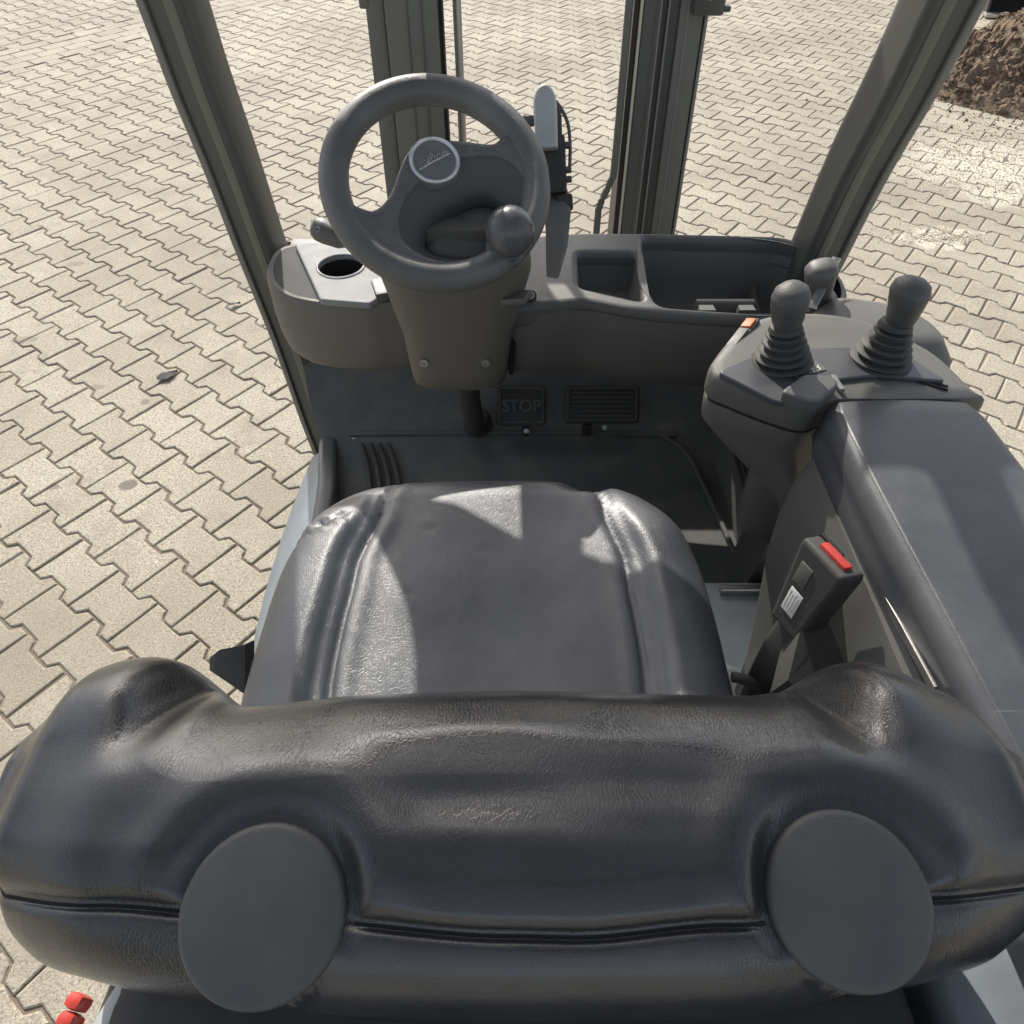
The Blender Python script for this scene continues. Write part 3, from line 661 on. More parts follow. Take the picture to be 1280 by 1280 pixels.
# --- seat cushion
CX = -.024
def cush_outline():
    pts = [(.0, .632), (.09, .629), (.168, .615), (.222, .566), (.244, .495), (.250, .40), (.250, .28), (.247, .15), (.22, .08), (0, .07)]
    full = pts + [(-x, y) for x, y in pts[1:-1]][::-1]
    return cat(full, 10)
outl = cush_outline(); cc0 = V((0, .34)); NS = 64
def smooth01(t): t = max(0, min(1, t)); return t * t * (3 - 2 * t)
def cush_z(x, y, s):
    z = 1.045
    ax = abs(x)
    # side bolsters: slightly raised pads outside the double seam
    gx = interp(y, [(.2, .148), (.36, .158), (.47, .154), (.57, .134), (.63, .122)])
    d = ax - gx
    z += .020 * smooth01((d) / .035) * (1 - .75 * smooth01((s - .72) / .28)) * smooth01((.635 - y) / .12)
    z += .006 * math.exp(-(x / .12) ** 2) * 0 - .010 * math.exp(-(x / .1) ** 2) * math.exp(-((y - .36) / .12) ** 2)
    amp = .8 + .2 * smooth01((.58 - y) / .05)
    z -= .0050 * amp * math.exp(-(d / .0028) ** 2)
    z -= .0022 * amp * math.exp(-((d - .016) / .0028) ** 2)
    z += .0014 * amp * math.exp(-((d - .008) / .005) ** 2)
    z += .0030 * amp * math.exp(-((d + .014) / .010) ** 2)
    # dimple pressed into the front right edge
    z -= .018 * math.exp(-(((x - .118) / .026) ** 2 + ((y - .612) / .016) ** 2) ** 2)
    # left front bolster: crumpled corner
    z += .005 * math.sin((x * .6 + y) * 300) * math.exp(-(((x + .205) / .035) ** 2 + ((y - .535) / .012) ** 2))
    z -= .006 * math.exp(-(((y - .535 - (x + .2) * .5) / .006) ** 2)) * smooth01((-.15 - x) / .04)
    # soft unevenness and dents
    z += .0018 * noise.noise(V((x * 11, y * 11, 1))) + .0003 * noise.noise(V((x * 45, y * 30, 4)))
    for qx, qy in ((-.01, .50), (-.075, .53), (-.09, .44)):
        z -= .0009 * math.exp(-(((x - qx) / .006) ** 2 + ((y - qy) / .005) ** 2))
    return z
rg = []
for k in range(1, NS + 1):
    s = (k / NS) ** .8; row = []
    for (x, y) in outl:
        px_, py_ = cc0.x + (x - cc0.x) * s, cc0.y + (y - cc0.y) * s
        e = max(0, (s - .84) / .16); drop = .034 * (1 - math.sqrt(max(0, 1 - e * e)))
        row.append(V((CX + px_, py_, cush_z(px_, py_, s) - drop)))
    rg.append(row)
lo = rg[-1]
for dz, sc in ((.02, 1.012), (.045, 1.01), (.07, .995), (.09, .96), (.12, .93)):
    rg.append([V((CX + (p.x - CX) * sc, cc0.y + (p.y - cc0.y) * sc, p.z - dz)) for p in lo])
bm = NB(); add_loft(bm, rg, True, True)
cushion = part('seat_cushion', bm, M['seat'], smooth=179)
part('seat_base', box((-.02, .33, .82), (.44, .42, .22), bev=.03), M['rubber'])
# belt/cable loop peeping out on the right, strap on the left
part('cable', tube(cat([tuple(PD(915, 846, .70)), tuple(PD(932, 850, .70)), tuple(PD(944, 860, .71)), tuple(PD(946, 885, .73))], 5, False), .0055, 10), M['rubber'])
part('seat_hinge', loft([[PD(306, 806, .77), PD(318, 800, .80), PD(318, 860, .80), PD(306, 868, .77)], [PD(275, 812, .77), PD(280, 815, .80), PD(282, 850, .80), PD(268, 842, .77)], [PD(262, 822, .775), PD(266, 824, .80), PD(266, 840, .80), PD(262, 838, .775)]]), M['rubber'], smooth=30)

# --- backrest, seen from above
BX = .0
def tabx(pts, z): return sorted((PZ(x, y, z).x, PZ(x, y, z).y) for x, y in pts)
FRONT = tabx(((12, 975), (45, 915), (85, 868), (130, 832), (190, 812), (240, 822), (275, 850), (305, 884), (345, 880), (450, 868), (640, 863), (850, 866), (940, 868), (968, 856), (1000, 838), (1045, 824), (1090, 830), (1140, 850), (1200, 884), (1250, 922), (1285, 965)), 1.262)
REAR = tabx(((8, 1170), (40, 1205), (160, 1238), (300, 1258), (440, 1270), (640, 1280), (900, 1276), (1150, 1232), (1250, 1200), (1285, 1165)), 1.262)
XL, XR = -.304, .312
FRONT += [(.300, .150)]; FRONT = [(XL, .112)] + [p for p in FRONT if XL + .004 < p[0] < XR - .004] + [(XR, .112)]
REAR += [(.300, .088)]; REAR = [(XL, .108)] + [p for p in REAR if XL + .004 < p[0] < XR - .004] + [(XR, .108)]
def linterp(x, tab):
    if x <= tab[0][0]: return tab[0][1]
    for (a, va), (b, vb) in zip(tab, tab[1:]):
        if x <= b: return va + (vb - va) * (x - a) / (b - a)
    return tab[-1][1]
def sm(tab, x, w=.007): return sum(linterp(x + d * w, tab) * g for d, g in ((-2, .1), (-1, .2), (0, .4), (1, .2), (2, .1)))
def bZ(x): e = min(x - XL, XR - x); return interp(e, [(0, 1.215), (.006, 1.248), (.02, 1.280), (.05, 1.302), (.1, 1.313), (.3, 1.318)])
DISC = [(PZ(325, 1135, 1.314).x, PZ(325, 1135, 1.314).y), (PZ(1066, 1116, 1.314).x, PZ(1066, 1116, 1.314).y)]
def yseam(x): return interp(x, [(-.29, .090), (-.2, .078), (-.1, .071), (0, .0645), (.03, .064), (.1, .069), (.2, .081), (.29, .092)])
NXB = 260; rg = []
for i in range(NXB + 1):
    t = -1 + 2 * i / NXB; t = math.copysign(1 - (1 - abs(t)) ** 1.3, t)
    x = (XL + XR) / 2 + t * (XR - XL) / 2 * .9995
    yf, yr, zt = sm(FRONT, x), sm(REAR, x), bZ(x); th = max(.004, yf - yr)
    rf, rr = min(.075, th * .46), min(.045, th * .3)
    row = []
    for zz, dy in ((.34, .065), (.27, .05), (.20, .035), (.14, .018), (.105, .006)):
        row.append((yf + dy * .6 * min(1, th / .1), zt - zz))
    hf = min(.075, .02 + th * .4)
    for k in range(15):
        u = math.pi / 2 * k / 15; row.append((yf - rf + rf * math.cos(u), zt - hf + hf * math.sin(u)))
    def zb(y):
        if y >= yr + rr: return zt - .004 * (yf - rf - y) / max(.001, yf - rf - yr - rr)
        q_ = min(1, (yr + rr - y) / rr); return zt - .004 - .05 * (1 - math.sqrt(max(0, 1 - q_ * q_)))
    ys = max(yr + .10 * th, min(yseam(x), yf - rf - .1 * th)); g_ = min(.0022, th * .03)
    tops = [lerp(yf - rf, ys + 3 * g_, k / 30) for k in range(30)] + [ys + 3 * g_, ys + 2 * g_, ys + g_, ys, ys - g_, ys - 2 * g_, ys - 3 * g_] + [yr + (ys - 3 * g_ - yr) * (1 - math.sin(math.pi / 2 * k / 16)) for k in range(1, 17)]
    iseam = len(row) + 33
    for y in tops: row.append((y, zb(y)))
    for dz in (.08, .12, .18, .28):
        row.append((yr + .006 * dz / .1, zt - .004 - dz))
    out = []
    for y, z in row:
        top = smooth01((z - (zt - .10)) / .09)
        dz = 0
        ds = y - ys
        indisc, jd = min((math.hypot(x - cx, (y - cy) * .97), k) for k, (cx, cy) in enumerate(DISC))
        mid = abs(x - .01) < .12
        dz -= .0055 * math.exp(-(ds / .0028) ** 2)
        dz += .006 * smooth01((ds - .001) / .022) * smooth01((.09 - ds) / .05)
        dz += .0035 * smooth01(ds / .005)
        # soft roll of leather round each cap
        dz += .0035 * math.exp(-((indisc - .060) / .014) ** 2) * smooth01((ds + .004) / .02)
        # crease between centre panel and the wings, deepest at the front
        cl = x + .198 + (yf - y) * .10; crr = x - .183 + (yf - y) * -.05
        dz -= .026 * math.exp(-(min(abs(cl), abs(crr)) / .015) ** 2) * smooth01((y - .13) / .07)
        dz += .004 * math.exp(-((x + .245) / .035) ** 2) * smooth01((y - .13) / .06) + .0035 * math.exp(-((x - .235) / .035) ** 2) * smooth01((y - .13) / .06)
        # a long shallow dip across the centre panel
        dz -= .004 * math.exp(-((y - .125 - .02 * x) / .012) ** 2) * math.exp(-((x - .02) / .11) ** 4)
        # slack leather
        n1 = noise.noise(V((x * 7, y * 16, 3.1))) * .0032 + noise.noise(V((x * 20, y * 30, 7.7))) * .0005
        n1 += .0009 * math.sin(y * 210 + 2.2 * noise.noise(V((x * 8, y * 6, 0)))) * math.exp(-((x - .01) / .09) ** 2) * smooth01((y - .08) / .03)
        dz += n1 * top
        zz = z + dz * top
        cyk = DISC[jd][1]; pz = 1.3065 + (y - cyk) * .30; zz = lerp(zz, min(zz, pz) if indisc > .036 else pz, smooth01((.050 - indisc) / .011)) if top > .3 else zz
        out.append(V((x, y + n1 * .5 * (1 - top), zz)))
    rg.append(out)
bm = NB(); add_loft(bm, rg, False, False, closed=False)
back = part('seat_backrest', bm, M['back'], smooth=179)
runs, cur = [], []
for row in rg:                                           # dark cord along the groove, standing in for the crevice's shade
    p = row[iseam]
    if min(math.hypot(p.x - cx, p.y - cy) for cx, cy in DISC) > .040 and XL + .012 < p.x < XR - .012: cur.append(V((p.x, p.y, p.z + .0004)))
    elif cur: runs.append(cur); cur = []
runs.append(cur)
for rn in runs:
    if len(rn) > 3: part('seam', tube(rn, .0011, 6), M['dark'], back)
for k, (cx, cy) in enumerate(DISC):
    n = V((.03 if k == 0 else -.03, -.30, 1)).normalized()
    part('round_cap', lathe([(.0386, -.03), (.0386, .0015), (.0380, .0042), (.0363, .0056), (.0345, .0060), (.02, .0078), (.001, .0086)], 72, frame_mtx((cx, cy, 1.3055), n)), M['cap'], back, smooth=50)

# --- side console with control levers and armrest
panel = cat([(.224, .632), (.236, .668), (.290, .735), (.357, .756), (.43, .738), (.488, .675), (.507, .60), (.508, .585), (.42, .582), (.350, .582), (.318, .570), (.288, .582), (.245, .612)], 5)
pcx = V((.40, .62))
def cons(z, s, dx=0, dy=0): return [V((pcx.x + (x - pcx.x) * s + dx * max(0, (.42 - x) / .2), pcx.y + (y - pcx.y) * s + dy, z)) for x, y in panel]
console = part('side_console', loft([cons(.60, .5, .20, .12), cons(.75, .56, .18, .10), cons(.9, .68, .135, .05), cons(1.0, .80, .085, .02), cons(1.08, .92, .035), cons(1.13, .975), cons(1.156, .99), cons(1.160, .985)]), M['console'], smooth=50)
part('console_gap', loft([cons(1.158, .972), cons(1.166, .972)]), M['dark'], console)
lid = part('lever_panel', loft([cons(1.164, .985), cons(1.168, 1.0), cons(1.186, 1.0), cons(1.194, .985), cons(1.198, .95), cons(1.1985, .90)]), M['console'], smooth=50)
# raised inner deck of the lever panel, cover seams
deck = roundpoly([PZ(x, y, 1.2000).to_2d() for x, y in ((897, 468), (905, 462), (960, 440), (1060, 436), (1135, 448), (1185, 480), (1090, 472), (1040, 478), (1000, 498), (975, 508))], .012, 4)
part('lever_deck', plate('lever_deck', [deck], .002, .002, 2, Matrix.Translation((0, 0, 1.1995))), M['armrest'], lid)
hs = roundpoly([PZ(x, y, 1.2020).to_2d() for x, y in ((972, 500), (1000, 478), (1036, 480), (1045, 490), (1020, 512), (1005, 512))], .006, 3)
part('rocker_cover', plate('rocker_cover', [hs], .006, .003, 3, Matrix.Translation((0, 0, 1.2050))), M['plastic2'], lid)
bb = [tuple(PZ(x, y, 1.2030)) for x, y in ((1041, 470), (1046, 478), (1053, 488))]
part('rocker_tab', add_sweep(NB(), bb, roundpoly([(-.003, -.002), (.003, -.002), (.003, .002), (-.003, .002)], .001, 2)), M['trim'], lid)
for loop in (((1042, 482), (1060, 473), (1100, 470), (1150, 475), (1185, 483)), ((1120, 470), (1160, 480), (1185, 488))):
    part('seam_line', tube([PZ(x, y, 1.1998) for x, y in cat(loop, 4, False)], .0011, 6), M['dark'], lid)
seam = [PZ(x, y, 1.150) for x, y in ((893, 482), (940, 502), (985, 525))]
# rocker switch with orange mark on the front left shoulder
q = PZ(927, 420, 1.194); SWM = frame_mtx(q, (-.35, .1, 1), (.62, .78, 0))
sw = part('rocker_switch', box((0, 0, 0), (.068, .017, .008), bev=.003), M['rubber'], lid); sw.data.transform(Matrix.Translation((.03, .8, 0))); sw.data.transform(_inv @ SWM)
for nm, xx, ln, mt in (('orange_marker', .020, .017, 'orange'), ('switch_face', -.010, .036, 'plastic')):
    p_ = part(nm, box((xx, 0, .0045), (ln, .012, .004), bev=.001), M[mt], sw if False else lid); p_.data.transform(Matrix.Translation((.03, .8, 0))); p_.data.transform(_inv @ SWM)

def lever(base, tip, kr, kh, seedv, label=None, small=False, tilt=0):
    base, tip = V(base), V(tip); ax = (tip - base); MX = frame_mtx(base, ax)
    pr = []; nb = 5; bh = .042
    for k in range(nb):
        r0 = lerp(.0325, .020, k / (nb - 1)); z0 = bh * k / nb; h = bh / nb
        pr += [(r0 * .74, z0), (r0 * .98, z0 + h * .18), (r0 * 1.03, z0 + h * .34), (r0 * .98, z0 + h * .5), (r0 * .72, z0 + h * .66)]
    pr += [(.0185, bh * 1.0), (.0165, bh * 1.12), (.012, bh * 1.16)]
    lv = part('control_lever', lathe(pr, 36, MX), M['rubber'], smooth=35)
    k0 = bh * 1.05; prof = [(.012, k0 - .004), (.0145, k0)]
    for k in range(1, 20):
        t = k / 20; r = kr * interp(t, [(0, .66), (.3, .84), (.55, .97), (.7, 1.0), (.84, .87), (.93, .64), (.975, .40), (1, .12)]); prof.append((r, k0 + kh * t))
    prof.append((.0008, k0 + kh * 1.0))
    kb = lathe(prof, 36, MX)
    for v in kb.verts:
        v.co += V((noise.noise(v.co * 22 + V((seedv, 0, 0))), noise.noise(v.co * 22 + V((0, seedv, 3))), 0)) * .004
    part('lever_knob', kb, M['knobgrip'], lv, smooth=80)
    part('boot_flange', lathe([(.033, -.004), (.034, 0), (.032, .003), (.028, .004)], 36, frame_mtx(base, (0, 0, 1))), M['rubber'], lv)
    return lv
b1 = PZ(977, 454, 1.2020); lever(b1, b1 + V((-.019, .012, .120)), .0205, .052, 1.0)
b2 = PZ(1100, 450, 1.2020); lever(b2, b2 + V((.003, .010, .120)), .0212, .054, 5.0)
# printed pictograms beside the first lever
pg = roundpoly([PZ(x, y, 1.2040).to_2d() for x, y in ((978, 468), (1018, 450), (1034, 462), (992, 474))], .002, 2)
lab = part('pictogram_plate', plate('pictogram_plate', [pg], .0006, 0, 0, Matrix.Translation((0, 0, 1.2041))), M['console'], lid)
for k, (x, y) in enumerate(((986, 464), (993, 467), (1000, 464), (1008, 458), (1015, 461), (1022, 458))):
    p0 = PZ(x, y, 1.2052); part('pictogram', box(p0, (.006, .0014, .0006), Matrix.Rotation(.6 * (k % 3), 3, 'Z')), M['white'], lab); part('pictogram', box(p0 + V((.001, -.004, 0)), (.0016, .005, .0006)), M['white'], lab)
# housing and small lever in front of the console
hsg = [PZ(x, y, 1.12).to_2d() for x, y in ((1005, 392), (1060, 392), (1130, 408), (1180, 440), (1190, 470), (1100, 470), (1000, 440))]
hc_ = V((sum(p.x for p in hsg) / 7, sum(p.y for p in hsg) / 7)); hl = cat([tuple(p) for p in hsg], 5)
def hr(z, s): return [V((hc_.x + (x - hc_.x) * s, hc_.y + (y - hc_.y) * s, z)) for x, y in hl]
hous = part('lever_housing', loft([hr(.75, .9), hr(1.0, 1.0), hr(1.09, 1.0), hr(1.13, .9), hr(1.155, .7), hr(1.16, .5)]), M['plastic'], smooth=60)
b3 = PZ(1018, 402, 1.10); t3 = PD(1027, 335, .93)
pr = [(.034, 0), (.033, .006), (.026, .008), (.025, .016), (.029, .018), (.029, .024), (.022, .027), (.022, .036), (.026, .038), (.026, .044), (.019, .047)]
lv3 = part('parking_lever', lathe(pr, 28, frame_mtx(b3, t3 - b3)), M['rubber'], smooth=35)
LM = frame_mtx(b3 + (t3 - b3).normalized() * .047, t3 - b3)
def rr_(hx, hy, z): return [LM @ V((p.x, p.y, z)) for p in [q.to_2d() for q in sup(0, 0, hx, hy, 0, 20, .7)]]
part('lever_grip', loft([rr_(.016, .014, -.004), rr_(.018, .017, .02), rr_(.020, .018, .040), rr_(.021, .019, .050), rr_(.017, .015, .058), rr_(.009, .008, .061)]), M['plastic2'], lv3, smooth=60)
part('clear_tab', add_sweep(NB(), [PD(1015, 385, .93), PD(1030, 355, .94), PD(1046, 322, .95)], roundpoly([(-.006, -.001), (.006, -.001), (.006, .001), (-.006, .001)], .0006, 2)), M['glass'], lv3)

# armrest pad: lofted along the truck
def arm_sec(y, xl, xr, zt, zb=.07, r=.022):
    p = [(xl + .012, zt - zb), (xl, zt - .030), (xl + .0015, zt - .012), (xl + .009, zt - .0025), (xl + .020, zt), (lerp(xl, xr, .5), zt + .002), (xr - .035, zt), (xr - .018, zt - .003), (xr - .003, zt - .018), (xr, zt - .04), (xr - .01, zt - zb)]
    p = cat(p, 4)
    return [V((x, y, z)) for x, z in p]
secs = [arm_sec(.577, .350, .492, 1.194, .03), arm_sec(.576, .342, .498, 1.201, .05), arm_sec(.571, .336, .503, 1.2045, .06), arm_sec(.55, .332, .507, 1.206), arm_sec(.45, .332, .510, 1.207), arm_sec(.35, .335, .513, 1.207), arm_sec(.2, .340, .515, 1.207), arm_sec(.05, .342, .517, 1.206), arm_sec(-.06, .35, .51, 1.195), arm_sec(-.09, .37, .49, 1.175, .04)]
arm = part('armrest', loft(secs), M['armrest'], smooth=60)
# inner side panel below the armrest
def spanel(z, y0, y1, x, th=.05, bul=0): return [V(p + (z,)) for p in roundpoly([(x - bul, y0), (x + th, y0), (x + th, y1), (x, y1)], .015, 4)]
sidep = part('console_side_panel', loft([spanel(.62, .30, .50, .345), spanel(.80, .28, .51, .335), spanel(.93, .26, .525, .322), spanel(1.0, .25, .54, .316), spanel(1.06, .25, .55, .316), spanel(1.11, .25, .555, .320), spanel(1.15, .26, .55, .328)]), M['plastic2'], smooth=50)
# lower plate and bright metal strip in the slot under the armrest
part('slot_plate', loft([[PX(x, y, X) for x, y, X in ((1050, 650, .338), (1100, 735, .338), (1150, 870, .338), (1120, 900, .33), (1075, 760, .33), (1040, 690, .33))], [PX(x, y, X) + V((.012, 0, -.004)) for x, y, X in ((1050, 650, .338), (1100, 735, .338), (1150, 870, .338), (1120, 900, .33), (1075, 760, .33), (1040, 690, .33))]]), M['console'], sidep)
part('metal_strip', add_sweep(NB(), [PX(1089, 719, .334), PX(1128, 788, .334), PX(1168, 862, .334)], roundpoly([(-.0016, -.004), (.0016, -.004), (.0016, .004), (-.0016, .004)], .0008, 2)), M['steel'], sidep)
# seat belt buckle on its stalk
bc_ = PD(1022, 730, .645); bx = (PD(1050, 690, .615) - PD(985, 800, .69)).normalized(); bn = V((-.78, -.22, .40)); bn = (bn - bx * bn.dot(bx)).normalized()
BM = frame_mtx(bc_, bn, bx)
buck = part('seat_belt_buckle', plate('seat_belt_buckle', [roundpoly([(-.06, -.02), (.03, -.029), (.037, -.027), (.037, .027), (.03, .029), (-.06, .02)], .004, 4)], .009, .005, 3, BM), M['rubber'], smooth=40)
def bpart(nm, c, s, mat, bev=.001):
    b_ = box(c, s, None, bev); bmesh.ops.transform(b_, matrix=BM, verts=b_.verts[:]); return part(nm, b_, mat, buck)
bpart('release_button', (.0365, -.003, .002), (.009, .034, .010), M['red'], .002)
bpart('tongue_slot', (.0375, .012, -.006), (.004, .03, .004), M['dark'], 0)
bpart('finger_recess', (.006, .008, .0142), (.024, .016, .002), M['console'], .0008)
lb = bpart('white_label', (-.026, .004, .0145), (.028, .017, .0008), M['white'], .0003)
for k in range(4): bpart('label_line', (-.026, .0095 - .0036 * k, .0150), (.022 - .004 * (k % 2), .0012, .0004), M['symbol'], 0)
part('buckle_stalk', add_sweep(NB(), cat([tuple(bc_ - bx * .045 - bn * .004), tuple(bc_ - bx * .10 + V((0, 0, -.01))), tuple(bc_ - bx * .17 + V((.004, 0, -.03)))], 5, False), roundpoly([(-.017, -.008), (.017, -.008), (.017, .008), (-.017, .008)], .006, 3), up=bn), M['rubber'], buck)
sk = [PD(x, y, d) for x, y, d in ((1040, 750, .665), (1062, 750, .67), (1082, 810, .66), (1078, 850, .65), (1020, 880, .64), (985, 850, .64), (1000, 790, .65))]
part('belt_boot', loft([sk, [p + V((.0, .012, -.05)) for p in sk]]), M['rubber'], buck)

# --- rear: hood behind the seat, tail lamp at the left rear corner
hood = part('rear_hood', box((-.005, -.10, .90), (.60, .42, .36), bev=.05, seg=4), M['rubber'], smooth=50)
part('side_cover', box((.42, -.08, .93), (.22, .40, .30), bev=.04, seg=4), M['greypaint'], smooth=50)
part('counterweight', box((.03, -.45, .55), (1.0, .60, .80), bev=.06, seg=4), M['greypaint'], smooth=50)
cq = PZ(98, 1268, 1.08)
lamp = part('tail_lamp', box(cq + V((.008, -.03, -.03)), (.018, .10, .05), Matrix.Rotation(-.35, 3, 'Z'), bev=.005), M['lightpaint'])
for x, y in ((83, 1250), (72, 1274)):
    p_ = PZ(x, y, 1.09); part('red_lens', box(p_ + V((.003, 0, -.012)), (.012, .010, .02), Matrix.Rotation(-.35, 3, 'Z'), bev=.004), M['redlens'], lamp)

# --- overhead guard (above the frame; shades the backrest)
gd = part('overhead_guard', box((.03, 1.12, 2.085), (1.16, .36, .07), bev=.02), M['pillar'])
for k in range(5):
    part('guard_bar', box((-.33 + .18 * k, .42, 2.09), (.07, 1.10, .03), bev=.008), M['pillar'], gd)
for x in (-.5, .56): part('guard_rail', box((x, .33, 2.07), (.08, 1.30, .09), bev=.02), M['pillar'], gd)
part('guard_rear', box((.03, -.28, 2.085), (1.16, .12, .07), bev=.02), M['pillar'], gd)
for x in (-.5, .56): part('rear_pillar', box((x, -.42, 1.45), (.08, .10, 1.26), Matrix.Rotation(R(-8), 3, 'X'), bev=.02), M['pillar'], gd)
# added panels out of view, cut to throw the seat and armrest shadows
YB = 1.22
def to_shadow_panel(px, py, z):
    p = PZ(px, py, z); k = (YB - p.y) / SUN.y; q = p + SUN * k; return (q.x, q.z)
BLM = Matrix(((1, 0, 0, 0), (0, 0, -1, YB), (0, 1, 0, 0), (0, 0, 0, 1)))
blob = [to_shadow_panel(x, y, 1.047) for x, y in ((405, 615), (500, 614), (570, 630), (649, 668), (649, 560), (727, 560), (727, 690), (800, 722), (860, 745), (960, 735), (960, 900), (516, 900), (515, 800), (507, 745), (488, 700), (462, 652), (440, 640))]
part('shadow_panel', plate('shadow_panel', [blob], .004, 0, 0, BLM), M['rubber'], gd)
ab = [to_shadow_panel(x, y, 1.222) for x, y in ((1066, 549), (1120, 549), (1148, 556), (1168, 590), (1190, 640), (1222, 705), (1275, 800), (1400, 800), (1290, 660), (1240, 556), (1250, 545), (1330, 545), (1330, 450), (1075, 440), (1062, 470), (1066, 500))]
part('shadow_panel', plate('shadow_panel', [ab], .004, 0, 0, BLM), M['rubber'], gd)

# ------------------------------------------------------------------ soil heap, sand, bucket, leaves
bm = NB(); N, Mr = 120, 60; hc2 = V((5.08, 5.72)); rings = []
def heap_z(x, y):
    dx, dy = (x - hc2.x) / 2.25, (y - hc2.y) / 1.2
    r = math.hypot(dx, dy) + .10 * noise.noise(V((x * 1.3, y * 1.3, 0)))
    z = .80 * max(0, 1 - r) ** .9
    k = smooth01((1 - r) / .12)
    z += k * (.09 * noise.noise(V((x * 3, y * 3, 2))) + .07 * abs(noise.noise(V((x * 8, y * 8, 5)))) + .045 * noise.noise(V((x * 19, y * 19, 9))) + .025 * noise.noise(V((x * 40, y * 40, 4))))
    return z - .015
GX, GY = 230, 150; grid = []
for j in range(GY + 1):
    row = []
    for i in range(GX + 1):
        x = hc2.x - 2.4 + 4.8 * i / GX; y = hc2.y - 1.6 + 3.2 * j / GY
        row.append(bm.verts.new((x, y, heap_z(x, y))))
    grid.append(row)
for j in range(GY):
    for i in range(GX):
        q4 = (grid[j][i], grid[j][i + 1], grid[j + 1][i + 1], grid[j + 1][i])
        if max(v.co.z for v in q4) > -.01: bm.faces.new(q4)
for v in [v for v in bm.verts if not v.link_faces]: bm.verts.remove(v)
heap = tag(obj('soil_heap', bm, M['soil'], smooth=0), 'brown heap of loose dry soil lying on the pavers beyond the right pillar', 'soil heap')
def clods(n, area, size, zf):
    b = NB()
    for _ in range(n):
        x, y, dens = area()
        s = size() ; m_ = Matrix.Translation((x, y, zf(x, y) + s * .25)) @ Matrix.Rotation(random.uniform(0, 6), 4, V((random.gauss(0, 1), random.gauss(0, 1), random.gauss(0, 1))).normalized()) @ Matrix.Diagonal((s * random.uniform(.6, 1.3), s * random.uniform(.6, 1.2), s * random.uniform(.4, .9), 1))
        pts = [V(p) + V((random.gauss(0, .18), random.gauss(0, .18), random.gauss(0, .18))) for p in ((1, 0, 0), (-1, 0, 0), (0, 1, 0), (0, -1, 0), (0, 0, 1), (0, 0, -1))]
        vs = [b.verts.new(m_ @ p) for p in pts]
        for f in ((0, 2, 4), (2, 1, 4), (1, 3, 4), (3, 0, 4), (2, 0, 5), (1, 2, 5), (3, 1, 5), (0, 3, 5)): b.faces.new([vs[i] for i in f])
    return b
def a_heap():
    while True:
        x, y = random.uniform(2.6, 6), random.uniform(4.6, 7.4)
        if heap_z(x, y) > -.01: return x, y, 1
o = obj('soil_clods', clods(7000, a_heap, lambda: min(.06, .009 * math.exp(random.gauss(0, .6))), heap_z), M['soil'], heap, smooth=0); tag(o, None, kind='stuff')
def a_edge():
    while True:
        x, y = random.uniform(2.3, 6), random.uniform(4.3, 6)
        if -.04 < heap_z(x, y) + .6 * noise.noise(V((x * 2, y * 2, 8))) * .1 and random.random() < .6 or random.random() < .04: return x, y, 1
def a_sand():
    cs = ((1235, 195, .55, .38, 6), (1160, 296, .22, .07, 2), (1265, 240, .3, .15, 1.2), (1200, 225, .5, .2, .8))
    k = random.choices(range(4), [c[4] for c in cs])[0]; c = PZ(cs[k][0], cs[k][1], 0)
    return c.x + random.gauss(0, cs[k][2] * .55), c.y + random.gauss(0, cs[k][3] * .6), 1
sand = obj('sand_spill', clods(9000, a_sand, lambda: .0022 * math.exp(random.gauss(0, .55)), lambda x, y: .001), M['sand'], smooth=0)
tag(sand, 'pale crumbled sand scattered on the pavers in front of the soil heap', 'sand', kind='stuff')
cr_m = obj('soil_crumbs', clods(700, lambda: (random.gauss(3.6, .6), random.gauss(5.05, .25), 1), lambda: .0045 * math.exp(random.gauss(0, .5)), lambda x, y: .002), M['soil'], heap, smooth=0); tag(cr_m, None, kind='stuff')

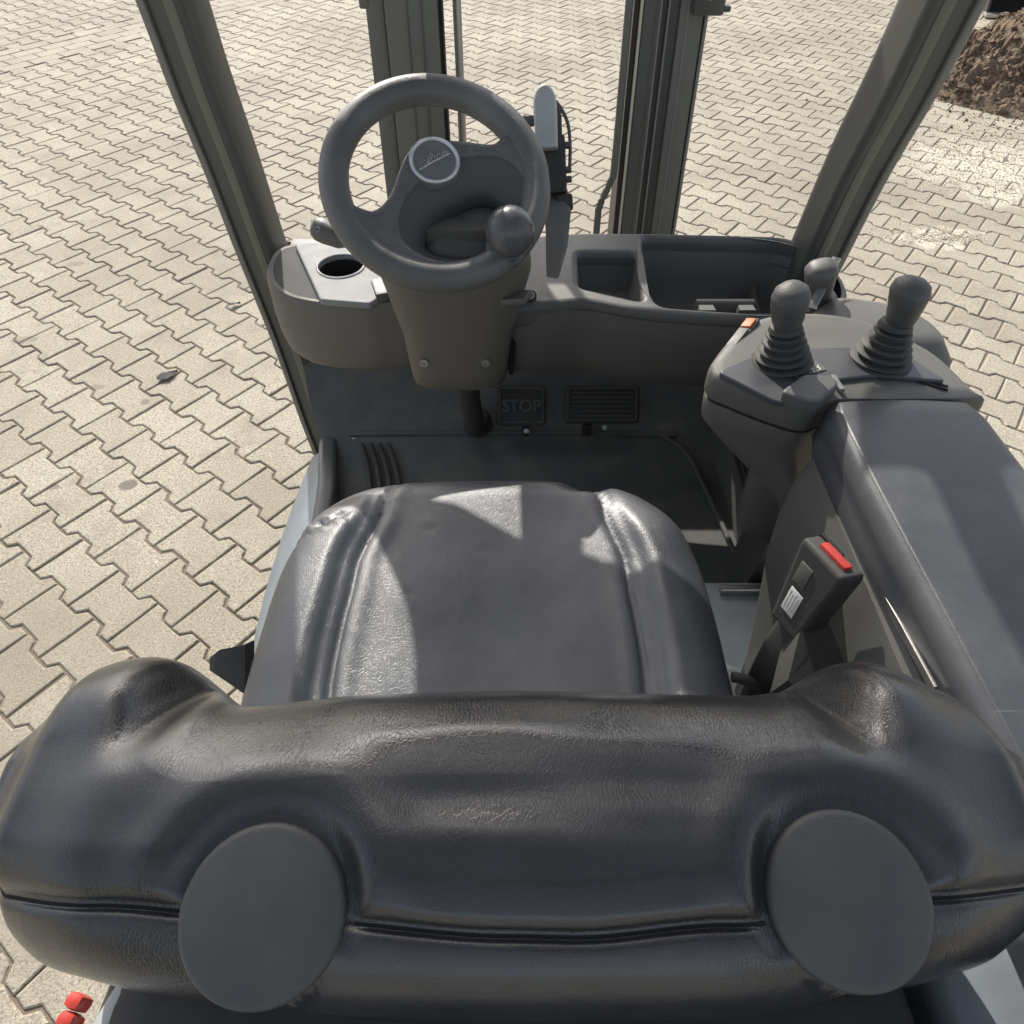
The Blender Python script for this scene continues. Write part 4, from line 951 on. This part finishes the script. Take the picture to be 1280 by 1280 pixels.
# loader bucket whose corner shows beyond the heap
bk = bpy.data.objects.new('loader_bucket', None); C.objects.link(bk); bq = PZ(1231, 20, 0); bk.location = (bq.x, bq.y, 0)
tag(bk, 'dark steel loader bucket with bright cutting edge, corner at the upper right', 'bucket')
BKM = Matrix.Rotation(R(-14), 4, 'Z')
sec = [(0, .02), (.10, .015), (.45, .05), (.75, .16), (.92, .40), (.95, .68), (.86, .95)]
bm = NB(); rg = []
for x in (0, .02, .8, 1.58, 1.6): rg.append([BKM @ V((x, y + 0, z)) for y, z in sec])
add_loft(bm, rg, False, False, closed=False); bmesh.ops.solidify(bm, geom=bm.faces[:], thickness=.02)
obj('shell', bm, M['oldmetal'], bk)
for x in (0, 1.585):
    pts = sec + [(.45, .80), (.12, .25)]
    obj('side_plate', loft([[BKM @ V((x, y, z)) for y, z in pts], [BKM @ V((x + .02, y, z)) for y, z in pts]]), M['oldmetal'], bk, smooth=0)
ce = box((.8, -.04, .018), (1.64, .12, .022), None, .004); bmesh.ops.transform(ce, matrix=BKM, verts=ce.verts[:]); obj('cutting_edge', ce, M['steel'], bk)

def leaf(px, py, ln, wd, rot, label):
    p = PZ(px, py, .004); b = NB(); n = 9; l_, r_, m_ = [], [], []
    for k in range(n + 1):
        t = k / n; hw = wd * math.sin(math.pi * t ** .8) * (1 + .15 * math.sin(k * 2.3)); x = (t - .5) * ln
        m_.append(b.verts.new((x, 0, .004 + .004 * math.sin(t * 5)))); l_.append(b.verts.new((x, hw + .0005, .007 + .003 * math.sin(t * 6 + 1)))); r_.append(b.verts.new((x, -hw - .0005, .006 + .003 * math.sin(t * 4))))
    for k in range(n):
        b.faces.new((m_[k], m_[k + 1], l_[k + 1], l_[k])); b.faces.new((m_[k + 1], m_[k], r_[k], r_[k + 1]))
    bmesh.ops.solidify(b, geom=b.faces[:], thickness=.0006)
    bmesh.ops.transform(b, matrix=Matrix.Translation(p) @ Matrix.Rotation(rot, 4, 'Z'), verts=b.verts[:])
    tag(obj('dry_leaf', b, M['leaf'], smooth=60), label, 'leaf', 'dry leaves on the paving')
leaf(210, 470, .085, .026, .75, 'larger curled dry leaf lying on the pavers left of the footwell')
leaf(294, 381, .05, .012, .5, 'small narrow dry leaf on the pavers close to the left pillar')
